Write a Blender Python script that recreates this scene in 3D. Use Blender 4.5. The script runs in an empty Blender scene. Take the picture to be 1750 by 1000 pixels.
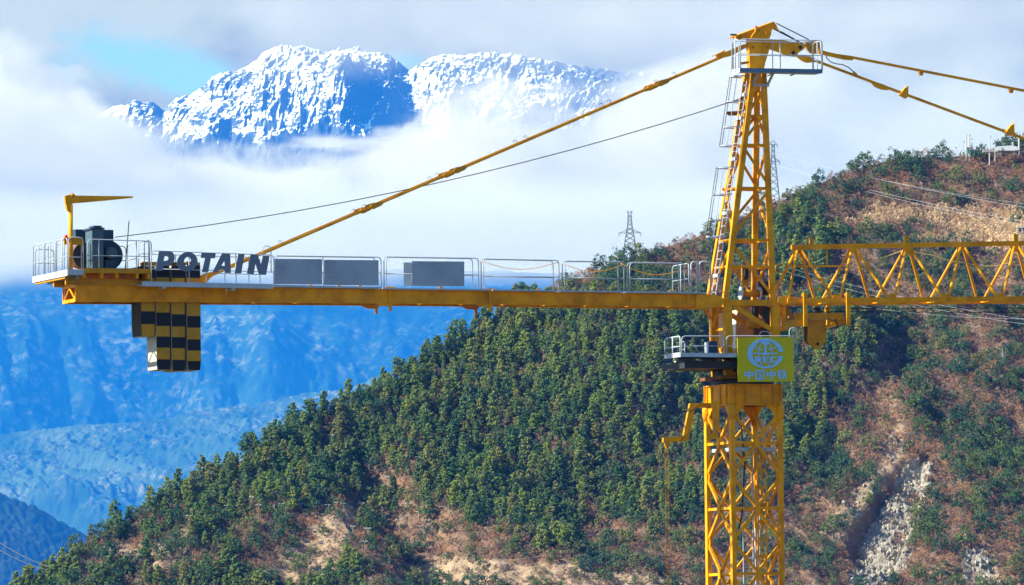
import bpy, bmesh, math, random
import numpy as np
from mathutils import Vector, Matrix
# ------------------------------------------------------------------ scene, camera, light
scene = bpy.context.scene
COL = scene.collection
FPX = 14000.0                      # focal length in photograph pixels (1750 wide)
CAMZ = 4.0
PITCH = math.atan(840.0 / FPX); ROLL = 0.010
F_ = Vector((0, math.cos(PITCH), math.sin(PITCH)))
R0 = Vector((1, 0, 0)); U0 = Vector((0, -math.sin(PITCH), math.cos(PITCH)))
CR = R0 * math.cos(ROLL) - U0 * math.sin(ROLL)
CU = R0 * math.sin(ROLL) + U0 * math.cos(ROLL)
CP = Vector((0, 0, CAMZ))
cd = bpy.data.cameras.new('camera'); cam = bpy.data.objects.new('camera', cd); COL.objects.link(cam)
cd.sensor_width = 36; cd.lens = 36 * FPX / 1750; cd.clip_start = 1; cd.clip_end = 200000
m = Matrix((CR, CU, -F_)).transposed().to_4x4(); m.translation = CP; cam.matrix_world = m
scene.camera = cam

SUN_EL = math.radians(36); SUN_AZ = Vector((-0.96, -0.28, 0)).normalized()
sd = bpy.data.lights.new('sun', 'SUN'); sd.energy = 5.0; sd.angle = math.radians(0.5); sd.color = (1, .96, .89)
so = bpy.data.objects.new('sun', sd); COL.objects.link(so)
sdir = SUN_AZ * math.cos(SUN_EL) + Vector((0, 0, math.sin(SUN_EL)))
so.rotation_euler = sdir.to_track_quat('Z', 'Y').to_euler(); so.location = (0, 0, 200)

scene.view_settings.view_transform = 'Standard'; scene.view_settings.look = 'None'
scene.view_settings.exposure = 1.05; scene.view_settings.gamma = 1
cy = scene.cycles
cy.max_bounces = 6; cy.diffuse_bounces = 3; cy.glossy_bounces = 2; cy.transparent_max_bounces = 12
cy.volume_bounces = 2; cy.volume_step_rate = 1.0; cy.volume_max_steps = 48
cy.use_denoising = True; cy.use_adaptive_sampling = True; cy.adaptive_threshold = 0.02

# ------------------------------------------------------------------ node helpers
class N:
    def __init__(s, nt): s.nt = nt; s.n = nt.nodes; s.l = nt.links
    def new(s, t, **kw):
        x = s.n.new(t)
        for k, v in kw.items(): setattr(x, k, v)
        return x
    def put(s, sock, v):
        if v is None: return
        if hasattr(v, 'is_output'): s.l.new(v, sock)
        else: sock.default_value = v
    def math(s, op, a, b=None, c=None, clamp=False):
        x = s.new('ShaderNodeMath', operation=op, use_clamp=clamp)
        for i, v in enumerate((a, b, c)): s.put(x.inputs[i], v)
        return x.outputs[0]
    def noise(s, vec, scale, detail=4, rough=.55, dist=0.0, typ='FBM'):
        x = s.new('ShaderNodeTexNoise'); x.noise_type = typ
        s.put(x.inputs['Vector'], vec); x.inputs['Scale'].default_value = scale
        x.inputs['Detail'].default_value = detail; x.inputs['Roughness'].default_value = rough
        x.inputs['Distortion'].default_value = dist
        return x.outputs[0]
    def mapr(s, v, a, b, c=0.0, d=1.0, smooth=False):
        x = s.new('ShaderNodeMapRange')
        if smooth: x.interpolation_type = 'SMOOTHSTEP'
        s.put(x.inputs[0], v)
        for i, q in enumerate((a, b, c, d)): s.put(x.inputs[i + 1], q)
        return x.outputs[0]
    def mix(s, f, a, b):
        x = s.new('ShaderNodeMix', data_type='RGBA')
        s.put(x.inputs[0], f)
        for i, v in ((6, a), (7, b)):
            s.put(x.inputs[i], v if hasattr(v, 'is_output') else (*v, 1) if len(v) == 3 else v)
        return x.outputs[2]
    def sep(s, v):
        x = s.new('ShaderNodeSeparateXYZ'); s.put(x.inputs[0], v); return x.outputs
    def comb(s, a, b, c):
        x = s.new('ShaderNodeCombineXYZ')
        for i, v in enumerate((a, b, c)): s.put(x.inputs[i], v)
        return x.outputs[0]
    def vmul(s, v, k):
        x = s.new('ShaderNodeVectorMath', operation='MULTIPLY'); s.put(x.inputs[0], v); x.inputs[1].default_value = k; return x.outputs[0]
def dirof(px, py):
    d = F_ + CR * ((px - 875) / FPX) + CU * ((500 - py) / FPX); return d.normalized()

# ------------------------------------------------------------------ sky
w = bpy.data.worlds.new('World'); scene.world = w; w.use_nodes = True
n = N(w.node_tree); w.node_tree.nodes.clear()
out = n.new('ShaderNodeOutputWorld'); bg = n.new('ShaderNodeBackground')
sky = n.new('ShaderNodeTexSky'); sky.sky_type = 'NISHITA'; sky.sun_disc = False
sky.sun_elevation = SUN_EL; sky.sun_rotation = math.atan2(SUN_AZ.x, SUN_AZ.y); sky.air_density = 1.2; sky.dust_density = .6; sky.ozone_density = 3
tc = n.new('ShaderNodeTexCoord'); D = tc.outputs['Generated']
sp = n.sep(D)
cv = n.vmul(D, (1, 1, 1.6))
big = n.noise(cv, 22, 5, .5, .3)
fine = n.noise(cv, 60, 7, .58, .2)
mixn = n.math('MULTIPLY_ADD', fine, .5, n.math('MULTIPLY', big, .5))
# open blue patch towards the upper left of the view
q = dirof(210, 85); q2 = dirof(20, 120)
def blob(c, rx, rz):
    dx = n.math('DIVIDE', n.math('SUBTRACT', sp[0], c.x), rx); dz = n.math('DIVIDE', n.math('SUBTRACT', sp[2], c.z), rz)
    r = n.math('ADD', n.math('POWER', dx, 2), n.math('POWER', dz, 2))
    return n.math('POWER', 2.718, n.math('MULTIPLY', r, -1))
hole = n.math('ADD', blob(dirof(190, 88), .0105, .0042), n.math('MULTIPLY', blob(dirof(690, 105), .0035, .0022), .5))
hole = n.math('ADD', hole, n.math('MULTIPLY', blob(dirof(330, 140), .006, .003), .8))
hole = n.math('MULTIPLY', hole, n.mapr(fine, .36, .58, 1.35, .5))
cover = n.math('SUBTRACT', 1.0, n.mapr(hole, .22, .75, 0, 1, True), clamp=True)
cover = n.math('MULTIPLY', cover, n.mapr(sp[1], .6, .95, .12, 1, True))
cover = n.math('MULTIPLY', cover, n.mapr(sp[2], .2, .45, 1, .25, True))
lum = n.mapr(mixn, .38, .62, .165, .32, True)
ccol = n.new('ShaderNodeMix', data_type='RGBA'); ccol.blend_type = 'MULTIPLY'; ccol.inputs[0].default_value = 1
# brighter, whiter banks low over the right; greyer high up
brt = n.math('ADD', lum, n.math('MULTIPLY', blob(dirof(1480, 205), .018, .0085), .10))
brt = n.math('ADD', brt, n.math('MULTIPLY', blob(dirof(1000, 260), .03, .005), .05))
cw = n.comb(brt, brt, brt)
n.put(ccol.inputs[6], cw); ccol.inputs[7].default_value = (.99, 1.0, .86, 1)
skc = n.new('ShaderNodeMix', data_type='RGBA'); skc.blend_type = 'MULTIPLY'; skc.inputs[0].default_value = 1
n.put(skc.inputs[6], sky.outputs[0]); skc.inputs[7].default_value = (.05, .068, .085, 1)
fin = n.mix(cover, skc.outputs[2], ccol.outputs[2])
n.put(bg.inputs[0], fin); bg.inputs[1].default_value = 1.0
n.l.new(bg.outputs[0], out.inputs[0])

# ------------------------------------------------------------------ object helpers
def material(name, rgb, rough=.6, metal=0.0, var=0.0, vscale=3.0, bump=0.0, dirt=None, coord='Object'):
    mt = bpy.data.materials.new(name); mt.use_nodes = True; k = N(mt.node_tree)
    b = mt.node_tree.nodes['Principled BSDF']; b.inputs['Roughness'].default_value = rough; b.inputs['Specular IOR Level'].default_value = .22; b.inputs['Metallic'].default_value = metal
    c = (*rgb, 1)
    t = k.new('ShaderNodeTexCoord')
    if coord == 'Object': vec = k.new('ShaderNodeNewGeometry').outputs['Position']
    else: vec = t.outputs[coord]
    if var:
        nz = k.noise(vec, vscale, 5, .6)
        d = dirt or tuple(x * .45 for x in rgb)
        f = k.mapr(nz, .42, .75, 0, var)
        cc = k.mix(f, c, d)
        n2 = k.noise(vec, vscale * 9, 3, .6)
        cc = k.mix(k.mapr(n2, .5, .8, 0, var * .5), cc, tuple(min(1, x * 1.25) for x in rgb))
        k.put(b.inputs['Base Color'], cc)
        k.put(b.inputs['Roughness'], k.mapr(nz, .3, .7, rough - .12, rough + .15))
    else: b.inputs['Base Color'].default_value = c
    if bump:
        bp = k.new('ShaderNodeBump'); bp.inputs['Strength'].default_value = bump; bp.inputs['Distance'].default_value = .01
        k.put(bp.inputs['Height'], k.noise(vec, vscale * 12, 3)); k.l.new(bp.outputs[0], b.inputs['Normal'])
    return mt
def tag(o, label=None, cat=None, group=None, kind=None):
    if label: o['label'] = label
    if cat: o['category'] = cat
    if group: o['group'] = group
    if kind: o['kind'] = kind
    return o
def empty(name, loc=(0, 0, 0), parent=None, **kw):
    o = bpy.data.objects.new(name, None); COL.objects.link(o); o.location = loc
    if parent: o.parent = parent
    return tag(o, **kw)
def mesh_from(name, verts, faces, mat=None, parent=None, smooth=False, cols=None):
    me = bpy.data.meshes.new(name)
    if isinstance(verts, np.ndarray):
        me.vertices.add(len(verts)); me.vertices.foreach_set('co', verts.astype(np.float32).ravel())
        faces = np.asarray(faces, dtype=np.int32); nf, k = faces.shape
        me.loops.add(nf * k); me.loops.foreach_set('vertex_index', faces.ravel())
        me.polygons.add(nf); me.polygons.foreach_set('loop_start', np.arange(0, nf * k, k, dtype=np.int32))
        me.update(calc_edges=True); me.validate()
    else:
        me.from_pydata([tuple(v) for v in verts], [], faces); me.update()
    if cols is not None:
        a = me.color_attributes.new('col', 'FLOAT_COLOR', 'POINT')
        a.data.foreach_set('color', np.concatenate([cols, np.ones((len(cols), 1))], 1).astype(np.float32).ravel())
    if smooth: me.polygons.foreach_set('use_smooth', [True] * len(me.polygons))
    if mat:
        for q_ in (mat if isinstance(mat, (list, tuple)) else [mat]): me.materials.append(q_)
    o = bpy.data.objects.new(name, me); COL.objects.link(o)
    if parent: o.parent = parent
    return o

# ------------------------------------------------------------------ numpy noise
_rs = np.random.RandomState(7)
_perm = _rs.permutation(4096).astype(np.int64); _grad = _rs.uniform(0, 2 * np.pi, 4096)
def perlin(x, y, seed=0):
    xi = np.floor(x).astype(np.int64); yi = np.floor(y).astype(np.int64); xf = x - xi; yf = y - yi
    u = xf ** 3 * (xf * (xf * 6 - 15) + 10); v = yf ** 3 * (yf * (yf * 6 - 15) + 10)
    def g(a, b, dx, dy):
        h = _grad[_perm[(_perm[(a + seed * 131) & 4095] + b) & 4095]]
        return np.cos(h) * dx + np.sin(h) * dy
    a = g(xi, yi, xf, yf); b = g(xi + 1, yi, xf - 1, yf); c = g(xi, yi + 1, xf, yf - 1); d = g(xi + 1, yi + 1, xf - 1, yf - 1)
    return ((a + (b - a) * u) * (1 - v) + (c + (d - c) * u) * v) * 1.5
def fbm(x, y, octv=5, seed=0, gain=.5, ridged=False):
    s = 0; a = 1.0; t = 0
    for i in range(octv):
        p = perlin(x, y, seed + i)
        if ridged: p = 1 - 2 * np.abs(p)
        s = s + p * a; t += a; a *= gain; x = x * 2.03 + 17.1; y = y * 2.03 + 5.3
    return s / t
def sstep(a, b, x):
    t = np.clip((x - a) / (b - a), 0, 1); return t * t * (3 - 2 * t)
def unproj_y(px, py, Y):                 # world point on the photograph ray at world depth Y
    d = dirof(px, py); return CP + d * (Y / d.y)
def project(P):                          # numpy array (n,3) -> px, py
    R = np.array(CR); U = np.array(CU); Fv = np.array(F_); q_ = P - np.array(CP)
    z = q_ @ Fv; return 875 + FPX * (q_ @ R) / z, 500 - FPX * (q_ @ U) / z

def profile(pts, Y=None, slope=None, y0=None, z0=None):
    """ridge line in the world from picture points; either at depth Y or lying on the tilted face"""
    xs, ys, zs = [], [], []
    for px, py in pts:
        yy = Y or y0
        for _ in range(30 if slope else 1):
            P = unproj_y(px, py, yy)
            if slope: yy = y0 + (P.z - z0) / slope
        xs.append(P.x); ys.append(yy); zs.append(P.z)
    return np.array(xs), np.array(ys), np.array(zs)
def hill(name, xs, ys, zs, slope, back, ymin, nx, ny, nb, relief, mat, S=1.0, x0=None, x1=None, colf=None, wob=0, power=1.0):
    """heightfield: face falling from the ridge towards the camera, back falling away"""
    x0 = xs[0] if x0 is None else x0; x1 = xs[-1] if x1 is None else x1
    X = np.linspace(x0, x1, nx); YR = np.interp(X, xs, ys); ZR = np.interp(X, xs, zs)
    ZR = ZR + wob * fbm(X / 60 if wob < 20 else X / 300, X * 0 + .5, 4, 3)
    t = np.concatenate([np.linspace(0, 1, ny) ** power, 1 + np.linspace(0, 1, nb + 1)[1:]])
    T, XX = np.meshgrid(t, X, indexing='ij')
    YRR = np.broadcast_to(YR, T.shape); ZRR = np.broadcast_to(ZR, T.shape)
    front = T <= 1
    run = (YRR - ymin)
    Yf = ymin + run * np.minimum(T, 1); backd = (T - 1) * 400 * (1 if slope is None else 1)
    Y = np.where(front, Yf, YRR + (T - 1) * back[0])
    Z = np.where(front, ZRR - (YRR - Yf) * slope, ZRR - (T - 1) * back[1])
    dist = np.where(front, YRR - Yf, (T - 1) * back[0])
    Z = Z + relief(XX / S, Y / S, dist / S) * S
    V = np.stack([XX, Y, Z], -1)
    NT, NXn = T.shape
    i = np.arange((NT - 1) * NXn).reshape(NT - 1, NXn)[:, :-1].ravel()
    Fq = np.stack([i, i + 1, i + NXn + 1, i + NXn], 1)
    P = V.reshape(-1, 3)
    cols = colf(P, dist.ravel()) if colf else None
    o = mesh_from(name, P, Fq, mat, smooth=True, cols=cols)
    return o, V
# ------------------------------------------------------------------ far ground, ranges
def ground_mat(name, a, b, sc):
    mt = bpy.data.materials.new(name); mt.use_nodes = True; k = N(mt.node_tree); bs = mt.node_tree.nodes['Principled BSDF']
    bs.inputs['Roughness'].default_value = .95; bs.inputs['Specular IOR Level'].default_value = .1
    pos = k.new('ShaderNodeNewGeometry').outputs['Position']
    k.put(bs.inputs['Base Color'], k.mix(k.mapr(k.noise(pos, sc, 6, .6), .35, .65), a, b)); return mt
gm = ground_mat('valley_grass', (.07, .07, .035), (.15, .11, .07), .02)
g = mesh_from('ground', [(-32900, -3000, 0), (32900, -3000, 0), (32900, 44400, 0), (-32900, 44400, 0)], [(0, 1, 2, 3)], gm)
tag(g, 'broad valley floor far below the crane', 'ground', kind='structure')

def forest_mat(name, dark, mid, pale, sc):
    mt = bpy.data.materials.new(name); mt.use_nodes = True; k = N(mt.node_tree); bs = mt.node_tree.nodes['Principled BSDF']
    bs.inputs['Roughness'].default_value = .95; bs.inputs['Specular IOR Level'].default_value = .05
    pos = k.new('ShaderNodeNewGeometry').outputs['Position']
    a = k.noise(pos, sc, 6, .6, .4); b = k.noise(pos, sc * 9, 4, .65)
    c = k.mix(k.mapr(a, .4, .62), mid, dark); c = k.mix(k.math('MULTIPLY', k.mapr(b, .48, .66), k.mapr(k.noise(k.vmul(pos, (1, 1, 1.6)), sc * .45, 4, .6, 1.0), .42, .56)), c, pale)  # pale clumps: bare wood, brightened in colour to suggest sunlit spurs
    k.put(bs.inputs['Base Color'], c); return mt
SC = 1.8                          # the far ranges stand this much farther off than the noise scales below
RY = 21000.0 * SC
# wooded mountain wall behind the counter-jib, its crest lost in cloud
wx, wy, wz = profile([(-260, 420), (300, 428), (700, 432), (1000, 440), (1300, 445), (1700, 440), (2100, 430)], Y=29500 * SC)
def rel_wall(X, Y, d):
    a = fbm(X / 900, (Y * .35 + X * .2) / 900, 5, 11, .55, True) * 330
    b = fbm(X / 70, Y / 90, 5, 22, .6) * 44
    return (a + b) * sstep(0, 700, d) - 60
tag(hill('forested_mountain', wx, wy, wz, .85, (3000 * SC, 900 * SC), 26500 * SC, 620, 420, 6, rel_wall,
    forest_mat('far_forest', (.004, .02, .018), (.02, .055, .045), (.14, .165, .145), .0025 / SC), S=SC)[0],
    'steep blue wooded mountain filling the left below the clouds', 'mountain', kind='structure')
# middle ridge running down from the right, sunlit crest
mx, my, mz = profile([(-250, 770), (0, 742), (120, 728), (220, 722), (290, 715), (330, 702), (400, 694), (450, 690), (520, 672), (600, 664),
                      (650, 640), (720, 618), (780, 590), (840, 560), (900, 545), (1000, 520), (1200, 500), (1500, 470), (2000, 430)], Y=RY)
def rel_mid(X, Y, d):
    a = fbm((X + Y * .9) / 520, (Y * .5 - X * .2) / 620, 5, 41, .55, True) * 190
    b = fbm(X / 34, Y / 44, 4, 52, .6) * 22; c = fbm(X / 8.5, Y / 10, 2, 61) * 6
    return a * sstep(0, 420, d) + b * sstep(-10, 60, d) * .9 + b * .1 + c
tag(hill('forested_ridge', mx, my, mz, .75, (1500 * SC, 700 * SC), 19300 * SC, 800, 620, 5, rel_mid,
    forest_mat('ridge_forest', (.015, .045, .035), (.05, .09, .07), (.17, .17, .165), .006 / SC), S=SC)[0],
    'hazy pale blue wooded ridge sloping down to the left', 'ridge', kind='structure')
lx, ly, lz = profile([(-400, 780), (-150, 800), (0, 842), (60, 866), (120, 900), (180, 935), (260, 985), (400, 1080), (700, 1250)], Y=12500 * SC)
def rel_low(X, Y, d):
    return fbm((X - Y) / 260, Y / 300, 4, 71, .5, True) * 26 * sstep(0, 150, d) + fbm(X / 9, Y / 14, 3, 77) * 6
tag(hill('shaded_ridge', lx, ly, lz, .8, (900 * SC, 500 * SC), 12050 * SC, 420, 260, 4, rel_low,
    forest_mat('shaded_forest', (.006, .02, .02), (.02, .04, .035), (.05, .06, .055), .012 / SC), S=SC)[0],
    'dark blue wooded spur in the bottom left corner', 'ridge', kind='structure')

# snow mountain, beyond the haze
mt = bpy.data.materials.new('snow_and_rock'); mt.use_nodes = True; k = N(mt.node_tree); bs = mt.node_tree.nodes['Principled BSDF']
bs.inputs['Roughness'].default_value = .8; bs.inputs['Specular IOR Level'].default_value = .1
geo = k.new('ShaderNodeNewGeometry'); pos = geo.outputs['Position']
ca = k.new('ShaderNodeVertexColor'); ca.layer_name = 'col'; cs = k.sep(ca.outputs[0])
mp = k.new('ShaderNodeMapping'); mp.inputs['Rotation'].default_value = (0, math.radians(42), 0); mp.inputs['Scale'].default_value = (.5 / SC, .6 / SC, 1.7 / SC)
k.put(mp.inputs[0], pos)
nz = k.math('ADD', k.math('MULTIPLY', k.noise(mp.outputs[0], .042, 8, .76, .6), .62), k.math('MULTIPLY', k.noise(mp.outputs[0], .009, 5, .6, .4), .38)); nb = k.noise(pos, .0016 / SC, 5, .65, .4)
s = k.math('ADD', nz, k.math('MULTIPLY', cs[0], 1.0))
s = k.math('ADD', s, k.math('MULTIPLY', k.math('SUBTRACT', nb, .5), .25))
sn = k.sep(geo.outputs['Normal'])
s = k.math('SUBTRACT', s, k.math('MULTIPLY', k.mapr(sn[0], -.2, .6, 0, 1), .12))  # shade put into the colour: rock tone gathers on slopes turned from the sun
s = k.math('ADD', s, k.math('MULTIPLY', k.math('SUBTRACT', sn[2], .6), .18))
f = k.mapr(s, .566, .588, 0, 1)
k.put(bs.inputs['Base Color'], k.mix(f, (.07, .085, .11), (.9, .92, .95)))
SY = 47000.0 * SC
sil = [(60, 260), (150, 205), (215, 178), (232, 172), (250, 180), (262, 178), (280, 190), (300, 172), (325, 166), (352, 148), (362, 132), (385, 128), (400, 124), (425, 112),
       (440, 104), (452, 92), (480, 82), (520, 80), (560, 92), (600, 88), (640, 92), (668, 98), (690, 118), (702, 122), (735, 102), (757, 96),
       (800, 96), (850, 92), (900, 100), (950, 108), (1000, 118), (1060, 126), (1120, 128), (1165, 136), (1205, 160), (1245, 225), (1280, 300), (1360, 420)]
sx, sy, sz = profile(sil, Y=SY)
def rel_snow(X, Y, d):
    # spurs and couloirs run from lower left to upper right
    Ac = X - Y * .75; Al = X * .75 + Y
    wv = 150 * fbm(X / 420, Y / 420, 4, 97)
    a = fbm((Ac + wv) / 620, Al / 1500, 6, 91, .52, True) * 340
    b = fbm((Ac + wv) / 135, Al / 250, 6, 95, .6, True) * 62 + fbm(X / 60, Y / 60, 4, 99, .55) * 16
    px, _ = project(np.stack([X, Y, Y * 0 + 3500], -1).reshape(-1, 3) * SC); px = px.reshape(X.shape)
    # broad shaded couloir falling right of the main summit, and buttress left of it
    c = -150 * np.exp(-((px - 705 - d * .02) / 30) ** 2) * sstep(50, 500, d)
    e = 300 * np.exp(-((px - 590) / 55) ** 2) * sstep(0, 700, d) * sstep(2600, 900, d)
    return (a - 60) * sstep(0, 650, d) + b * sstep(-90, 130, d) - 30 * 0 + c + e
def col_snow(P, d):
    px, py = project(P)
    m_ = .05 * np.ones(len(P))
    low = 250 + 24 * fbm(px / 55, px * 0 + 2, 4, 5) - 22 * np.exp(-((px - 560) / 60) ** 2) - 8
    m_ -= .22 * sstep(-8, 14, py - low)
    # darker rock belts on the right flank
    m_ -= .09 * np.exp(-(((px - 640) / 40) ** 2 + ((py - 130) / 26) ** 2))
    m_ -= .05 * sstep(820, 1000, px)
    return np.stack([m_ + .05, m_ * 0, m_ * 0], 1)
tag(hill('snow_mountain', sx, sy, sz, 1.0, (4000 * SC, 1800 * SC), 43200 * SC, 1100, 760, 5, rel_snow, mt, S=SC, colf=col_snow)[0],
    'rocky snow covered mountain rising above the clouds', 'mountain', kind='structure')

# ------------------------------------------------------------------ clouds round the snow mountain
def cloud(name, x0, x1, y0, y1, z0, z1, build, label, step=1):
    v = [(x, y, z) for x in (x0, x1) for y in (y0, y1) for z in (z0, z1)]
    f_ = [(0, 1, 3, 2), (4, 6, 7, 5), (0, 4, 5, 1), (2, 3, 7, 6), (0, 2, 6, 4), (1, 5, 7, 3)]
    mt_ = bpy.data.materials.new(name); mt_.use_nodes = True; nt = mt_.node_tree; nt.nodes.clear(); k_ = N(nt)
    o_ = k_.new('ShaderNodeOutputMaterial'); pv = k_.new('ShaderNodeVolumePrincipled')
    pv.inputs['Color'].default_value = (.93, .87, .81, 1); pv.inputs['Anisotropy'].default_value = .1
    k_.put(pv.inputs['Density'], build(k_, k_.new('ShaderNodeNewGeometry').outputs['Position']))
    nt.links.new(pv.outputs[0], o_.inputs['Volume'])
    c_ = mesh_from(name, v, f_, mt_)
    return tag(c_, label, 'cloud', kind='stuff')
CY0, CY1 = 38200.0 * SC, 43000.0 * SC
def zc(py): return unproj_y(700, py, 40500 * SC).z
def xc(px): return unproj_y(px, 300, 40500 * SC).x
def cloud_bank(k_, pos):
    s_ = k_.sep(pos); x = s_[0]; z = s_[2]
    n1 = k_.noise(k_.vmul(pos, (1, .5, 1.5)), .0009, 6, .6, .5); nn = k_.math('SUBTRACT', n1, .5)
    def ramp(pts, y0, y1):                       # height of a cloud edge along x, as picture heights at this distance
        r_ = k_.new('ShaderNodeValToRGB'); el = r_.color_ramp.elements
        while len(el) < len(pts): el.new(.5)
        for e_, (px, py) in zip(el, pts): e_.position = (px + 200) / 2200; g_ = (py - y0) / (y1 - y0); e_.color = (g_, g_, g_, 1)
        k_.put(r_.inputs[0], k_.mapr(x, xc(-200), xc(2000), 0, 1)); return k_.mapr(r_.outputs[0], 0, 1, zc(y0), zc(y1))
    top = ramp([(-200, 150), (60, 140), (130, 135), (200, 175), (250, 222), (300, 265), (360, 285), (430, 292), (520, 286), (620, 285), (690, 262), (730, 226), (780, 196), (860, 186), (1000, 180), (1120, 172), (1200, 160), (1300, 120), (1500, 110), (2000, 150)], 90, 330)
    d1 = k_.mapr(k_.math('ADD', k_.math('DIVIDE', k_.math('SUBTRACT', top, z), 150.0), k_.math('MULTIPLY', nn, 9.0)), .35, 1.3, 0, 1, True)
    d1 = k_.math('MULTIPLY', d1, k_.mapr(n1, .40, .60, .06, 1.9))
    fade = k_.mapr(x, xc(1250), xc(1450), 1, .12, True); d1 = k_.math('MULTIPLY', d1, fade)
    bot = ramp([(-200, 30), (300, 50), (430, 86), (560, 90), (640, 92), (700, 60), (760, 92), (860, 100), (1000, 112), (1200, 128), (1400, 100), (2000, 60)], 20, 140)
    d2 = k_.mapr(k_.math('ADD', k_.math('DIVIDE', k_.math('SUBTRACT', z, bot), 130.0), k_.math('MULTIPLY', nn, 4.0)), -.5, 1.4, 0, 1, True)
    d2 = k_.math('MULTIPLY', k_.math('MULTIPLY', d2, k_.mapr(x, xc(360), xc(470), 0, 1, True)), .16)
    return k_.math('MULTIPLY', k_.math('MAXIMUM', d1, d2), .0006)
cloud('cloud', -4600 * SC, 5200 * SC, CY0, CY1, zc(470), zc(-40), cloud_bank, 'soft white cloud bank wrapped round the foot and top of the snow mountain')

def crest_cloud(k_, pos):
    s_ = k_.sep(pos); nn = k_.math('SUBTRACT', k_.noise(pos, .00075, 4, .6, .3), .5)
    z = s_[2]; zb = unproj_y(700, 462, 28500 * SC).z; zt = unproj_y(700, 385, 28500 * SC).z
    lo_ = k_.mapr(k_.math('ADD', k_.math('DIVIDE', k_.math('SUBTRACT', z, zb), 135.0), k_.math('MULTIPLY', nn, 4.5)), -.6, 1.0, 0, 1, True)
    hi_ = k_.mapr(k_.math('ADD', k_.math('DIVIDE', k_.math('SUBTRACT', zt, z), 160.0), k_.math('MULTIPLY', nn, 3.0)), -.3, 1.2, 0, 1, True)
    return k_.math('MULTIPLY', k_.math('MULTIPLY', lo_, hi_), .0013)
cloud('cloud', -3400 * SC, 3400 * SC, 26200 * SC, 31500 * SC, unproj_y(700, 510, 28500 * SC).z, unproj_y(700, 350, 28500 * SC).z, crest_cloud, 'low white cloud hiding the crest of the blue wooded mountain')

# ------------------------------------------------------------------ haze
hv = [(x, y, z) for x in (-33000, 33000) for y in (-3200, 44500) for z in (-1, 3120)]
mt = bpy.data.materials.new('valley_haze'); mt.use_nodes = True; nt = mt.node_tree; nt.nodes.clear(); k = N(nt)
o_ = k.new('ShaderNodeOutputMaterial'); pv = k.new('ShaderNodeVolumePrincipled')
HAZE = 2.25e-5
pv.inputs['Density'].default_value = HAZE; pv.inputs['Color'].default_value = (.012, .225, 1.0, 1); pv.inputs['Absorption Color'].default_value = (.7, 1, 1, 1)
nt.links.new(pv.outputs[0], o_.inputs['Volume'])
tag(mesh_from('haze', hv, [(0, 1, 3, 2), (4, 6, 7, 5), (0, 4, 5, 1), (2, 3, 7, 6), (0, 2, 6, 4), (1, 5, 7, 3)], mt), 'thin blue haze filling the valley', 'haze', kind='stuff')
# ------------------------------------------------------------------ near hillside
def inpoly(px, py, poly):
    c = np.zeros(px.shape, bool); j = len(poly) - 1
    for i in range(len(poly)):
        xi, yi = poly[i]; xj, yj = poly[j]
        c ^= ((yi > py) != (yj > py)) & (px < (xj - xi) * (py - yi) / ((yj - yi) or 1e-9) + xi)
        j = i
    return c
PINE = [[(120, 940), (150, 905), (270, 820), (400, 765), (545, 690), (660, 640), (760, 575), (850, 520), (960, 530), (1215, 520), (1225, 640),
         (1190, 690), (1110, 770), (1030, 830), (960, 900), (820, 890), (740, 860), (660, 790), (600, 800), (540, 870), (440, 880), (330, 900), (240, 870)],
        [(1335, 530), (1470, 530), (1500, 600), (1450, 680), (1400, 760), (1340, 830), (1330, 700)],
        [(1325, 380), (1380, 385), (1440, 400), (1400, 470), (1330, 500)], [(1250, 500), (1330, 520), (1335, 700), (1250, 700)],
        [(1020, 860), (1140, 790), (1210, 720), (1230, 860), (1140, 900), (1040, 900)]]
FIELD = [[(1440, 384), (1500, 356), (1640, 358), (1770, 366), (1770, 412), (1650, 400), (1560, 380), (1480, 392)], [(1545, 414), (1640, 392), (1770, 396), (1770, 430), (1600, 424)]]
BARE = [[(415, 1012), (470, 960), (520, 912), (550, 872), (585, 855), (622, 862), (612, 905), (585, 950), (550, 1012)], [(240, 960), (300, 900), (335, 890), (320, 940), (280, 985)],
        [(680, 965), (760, 952), (900, 962), (1030, 965), (1130, 985), (1200, 1010), (670, 1010)],
        [(1395, 925), (1412, 890), (1485, 815), (1510, 770), (1530, 720), (1550, 735), (1540, 800), (1520, 820), (1490, 859), (1454, 904), (1425, 950)], [(1640, 1010), (1650, 950), (1690, 930), (1720, 1010)],
        [(130, 960), (180, 930), (250, 925), (240, 960)]]
ROCK = [[(1544, 799), (1566, 785), (1592, 799), (1592, 824), (1583, 850), (1574, 875), (1565, 900), (1556, 930), (1552, 958), (1535, 985), (1510, 1012), (1440, 1012), (1474, 940), (1490, 904), (1508, 877), (1526, 847), (1533, 820)], [(1645, 960), (1665, 935), (1690, 950), (1695, 1005), (1640, 1005)]]
PIT = [[(1536, 808), (1575, 795), (1584, 812), (1575, 850), (1560, 890), (1545, 940), (1520, 990), (1470, 1010), (1455, 985), (1443, 950), (1457, 908), (1484, 876), (1499, 846), (1520, 824)]]
def fld(px, py, polys, jit=9, seed=0):
    jx = px + jit * fbm(px / 30, py / 30, 4, 200 + seed); jy = py + jit * fbm(px / 30, py / 30, 4, 300 + seed)
    o_ = np.zeros(px.shape, bool)
    for p_ in polys: o_ |= inpoly(jx, jy, p_)
    return o_
def soft(mask):                                     # a few box blurs over the grid
    a = mask.astype(float)
    for _ in range(2):
        a = (a + np.roll(a, 1, 0) + np.roll(a, -1, 0) + np.roll(a, 1, 1) + np.roll(a, -1, 1)) / 5
    return a
HY0, HSL = 2150.0, .62
HZ0 = unproj_y(700, 1000, HY0).z
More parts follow.
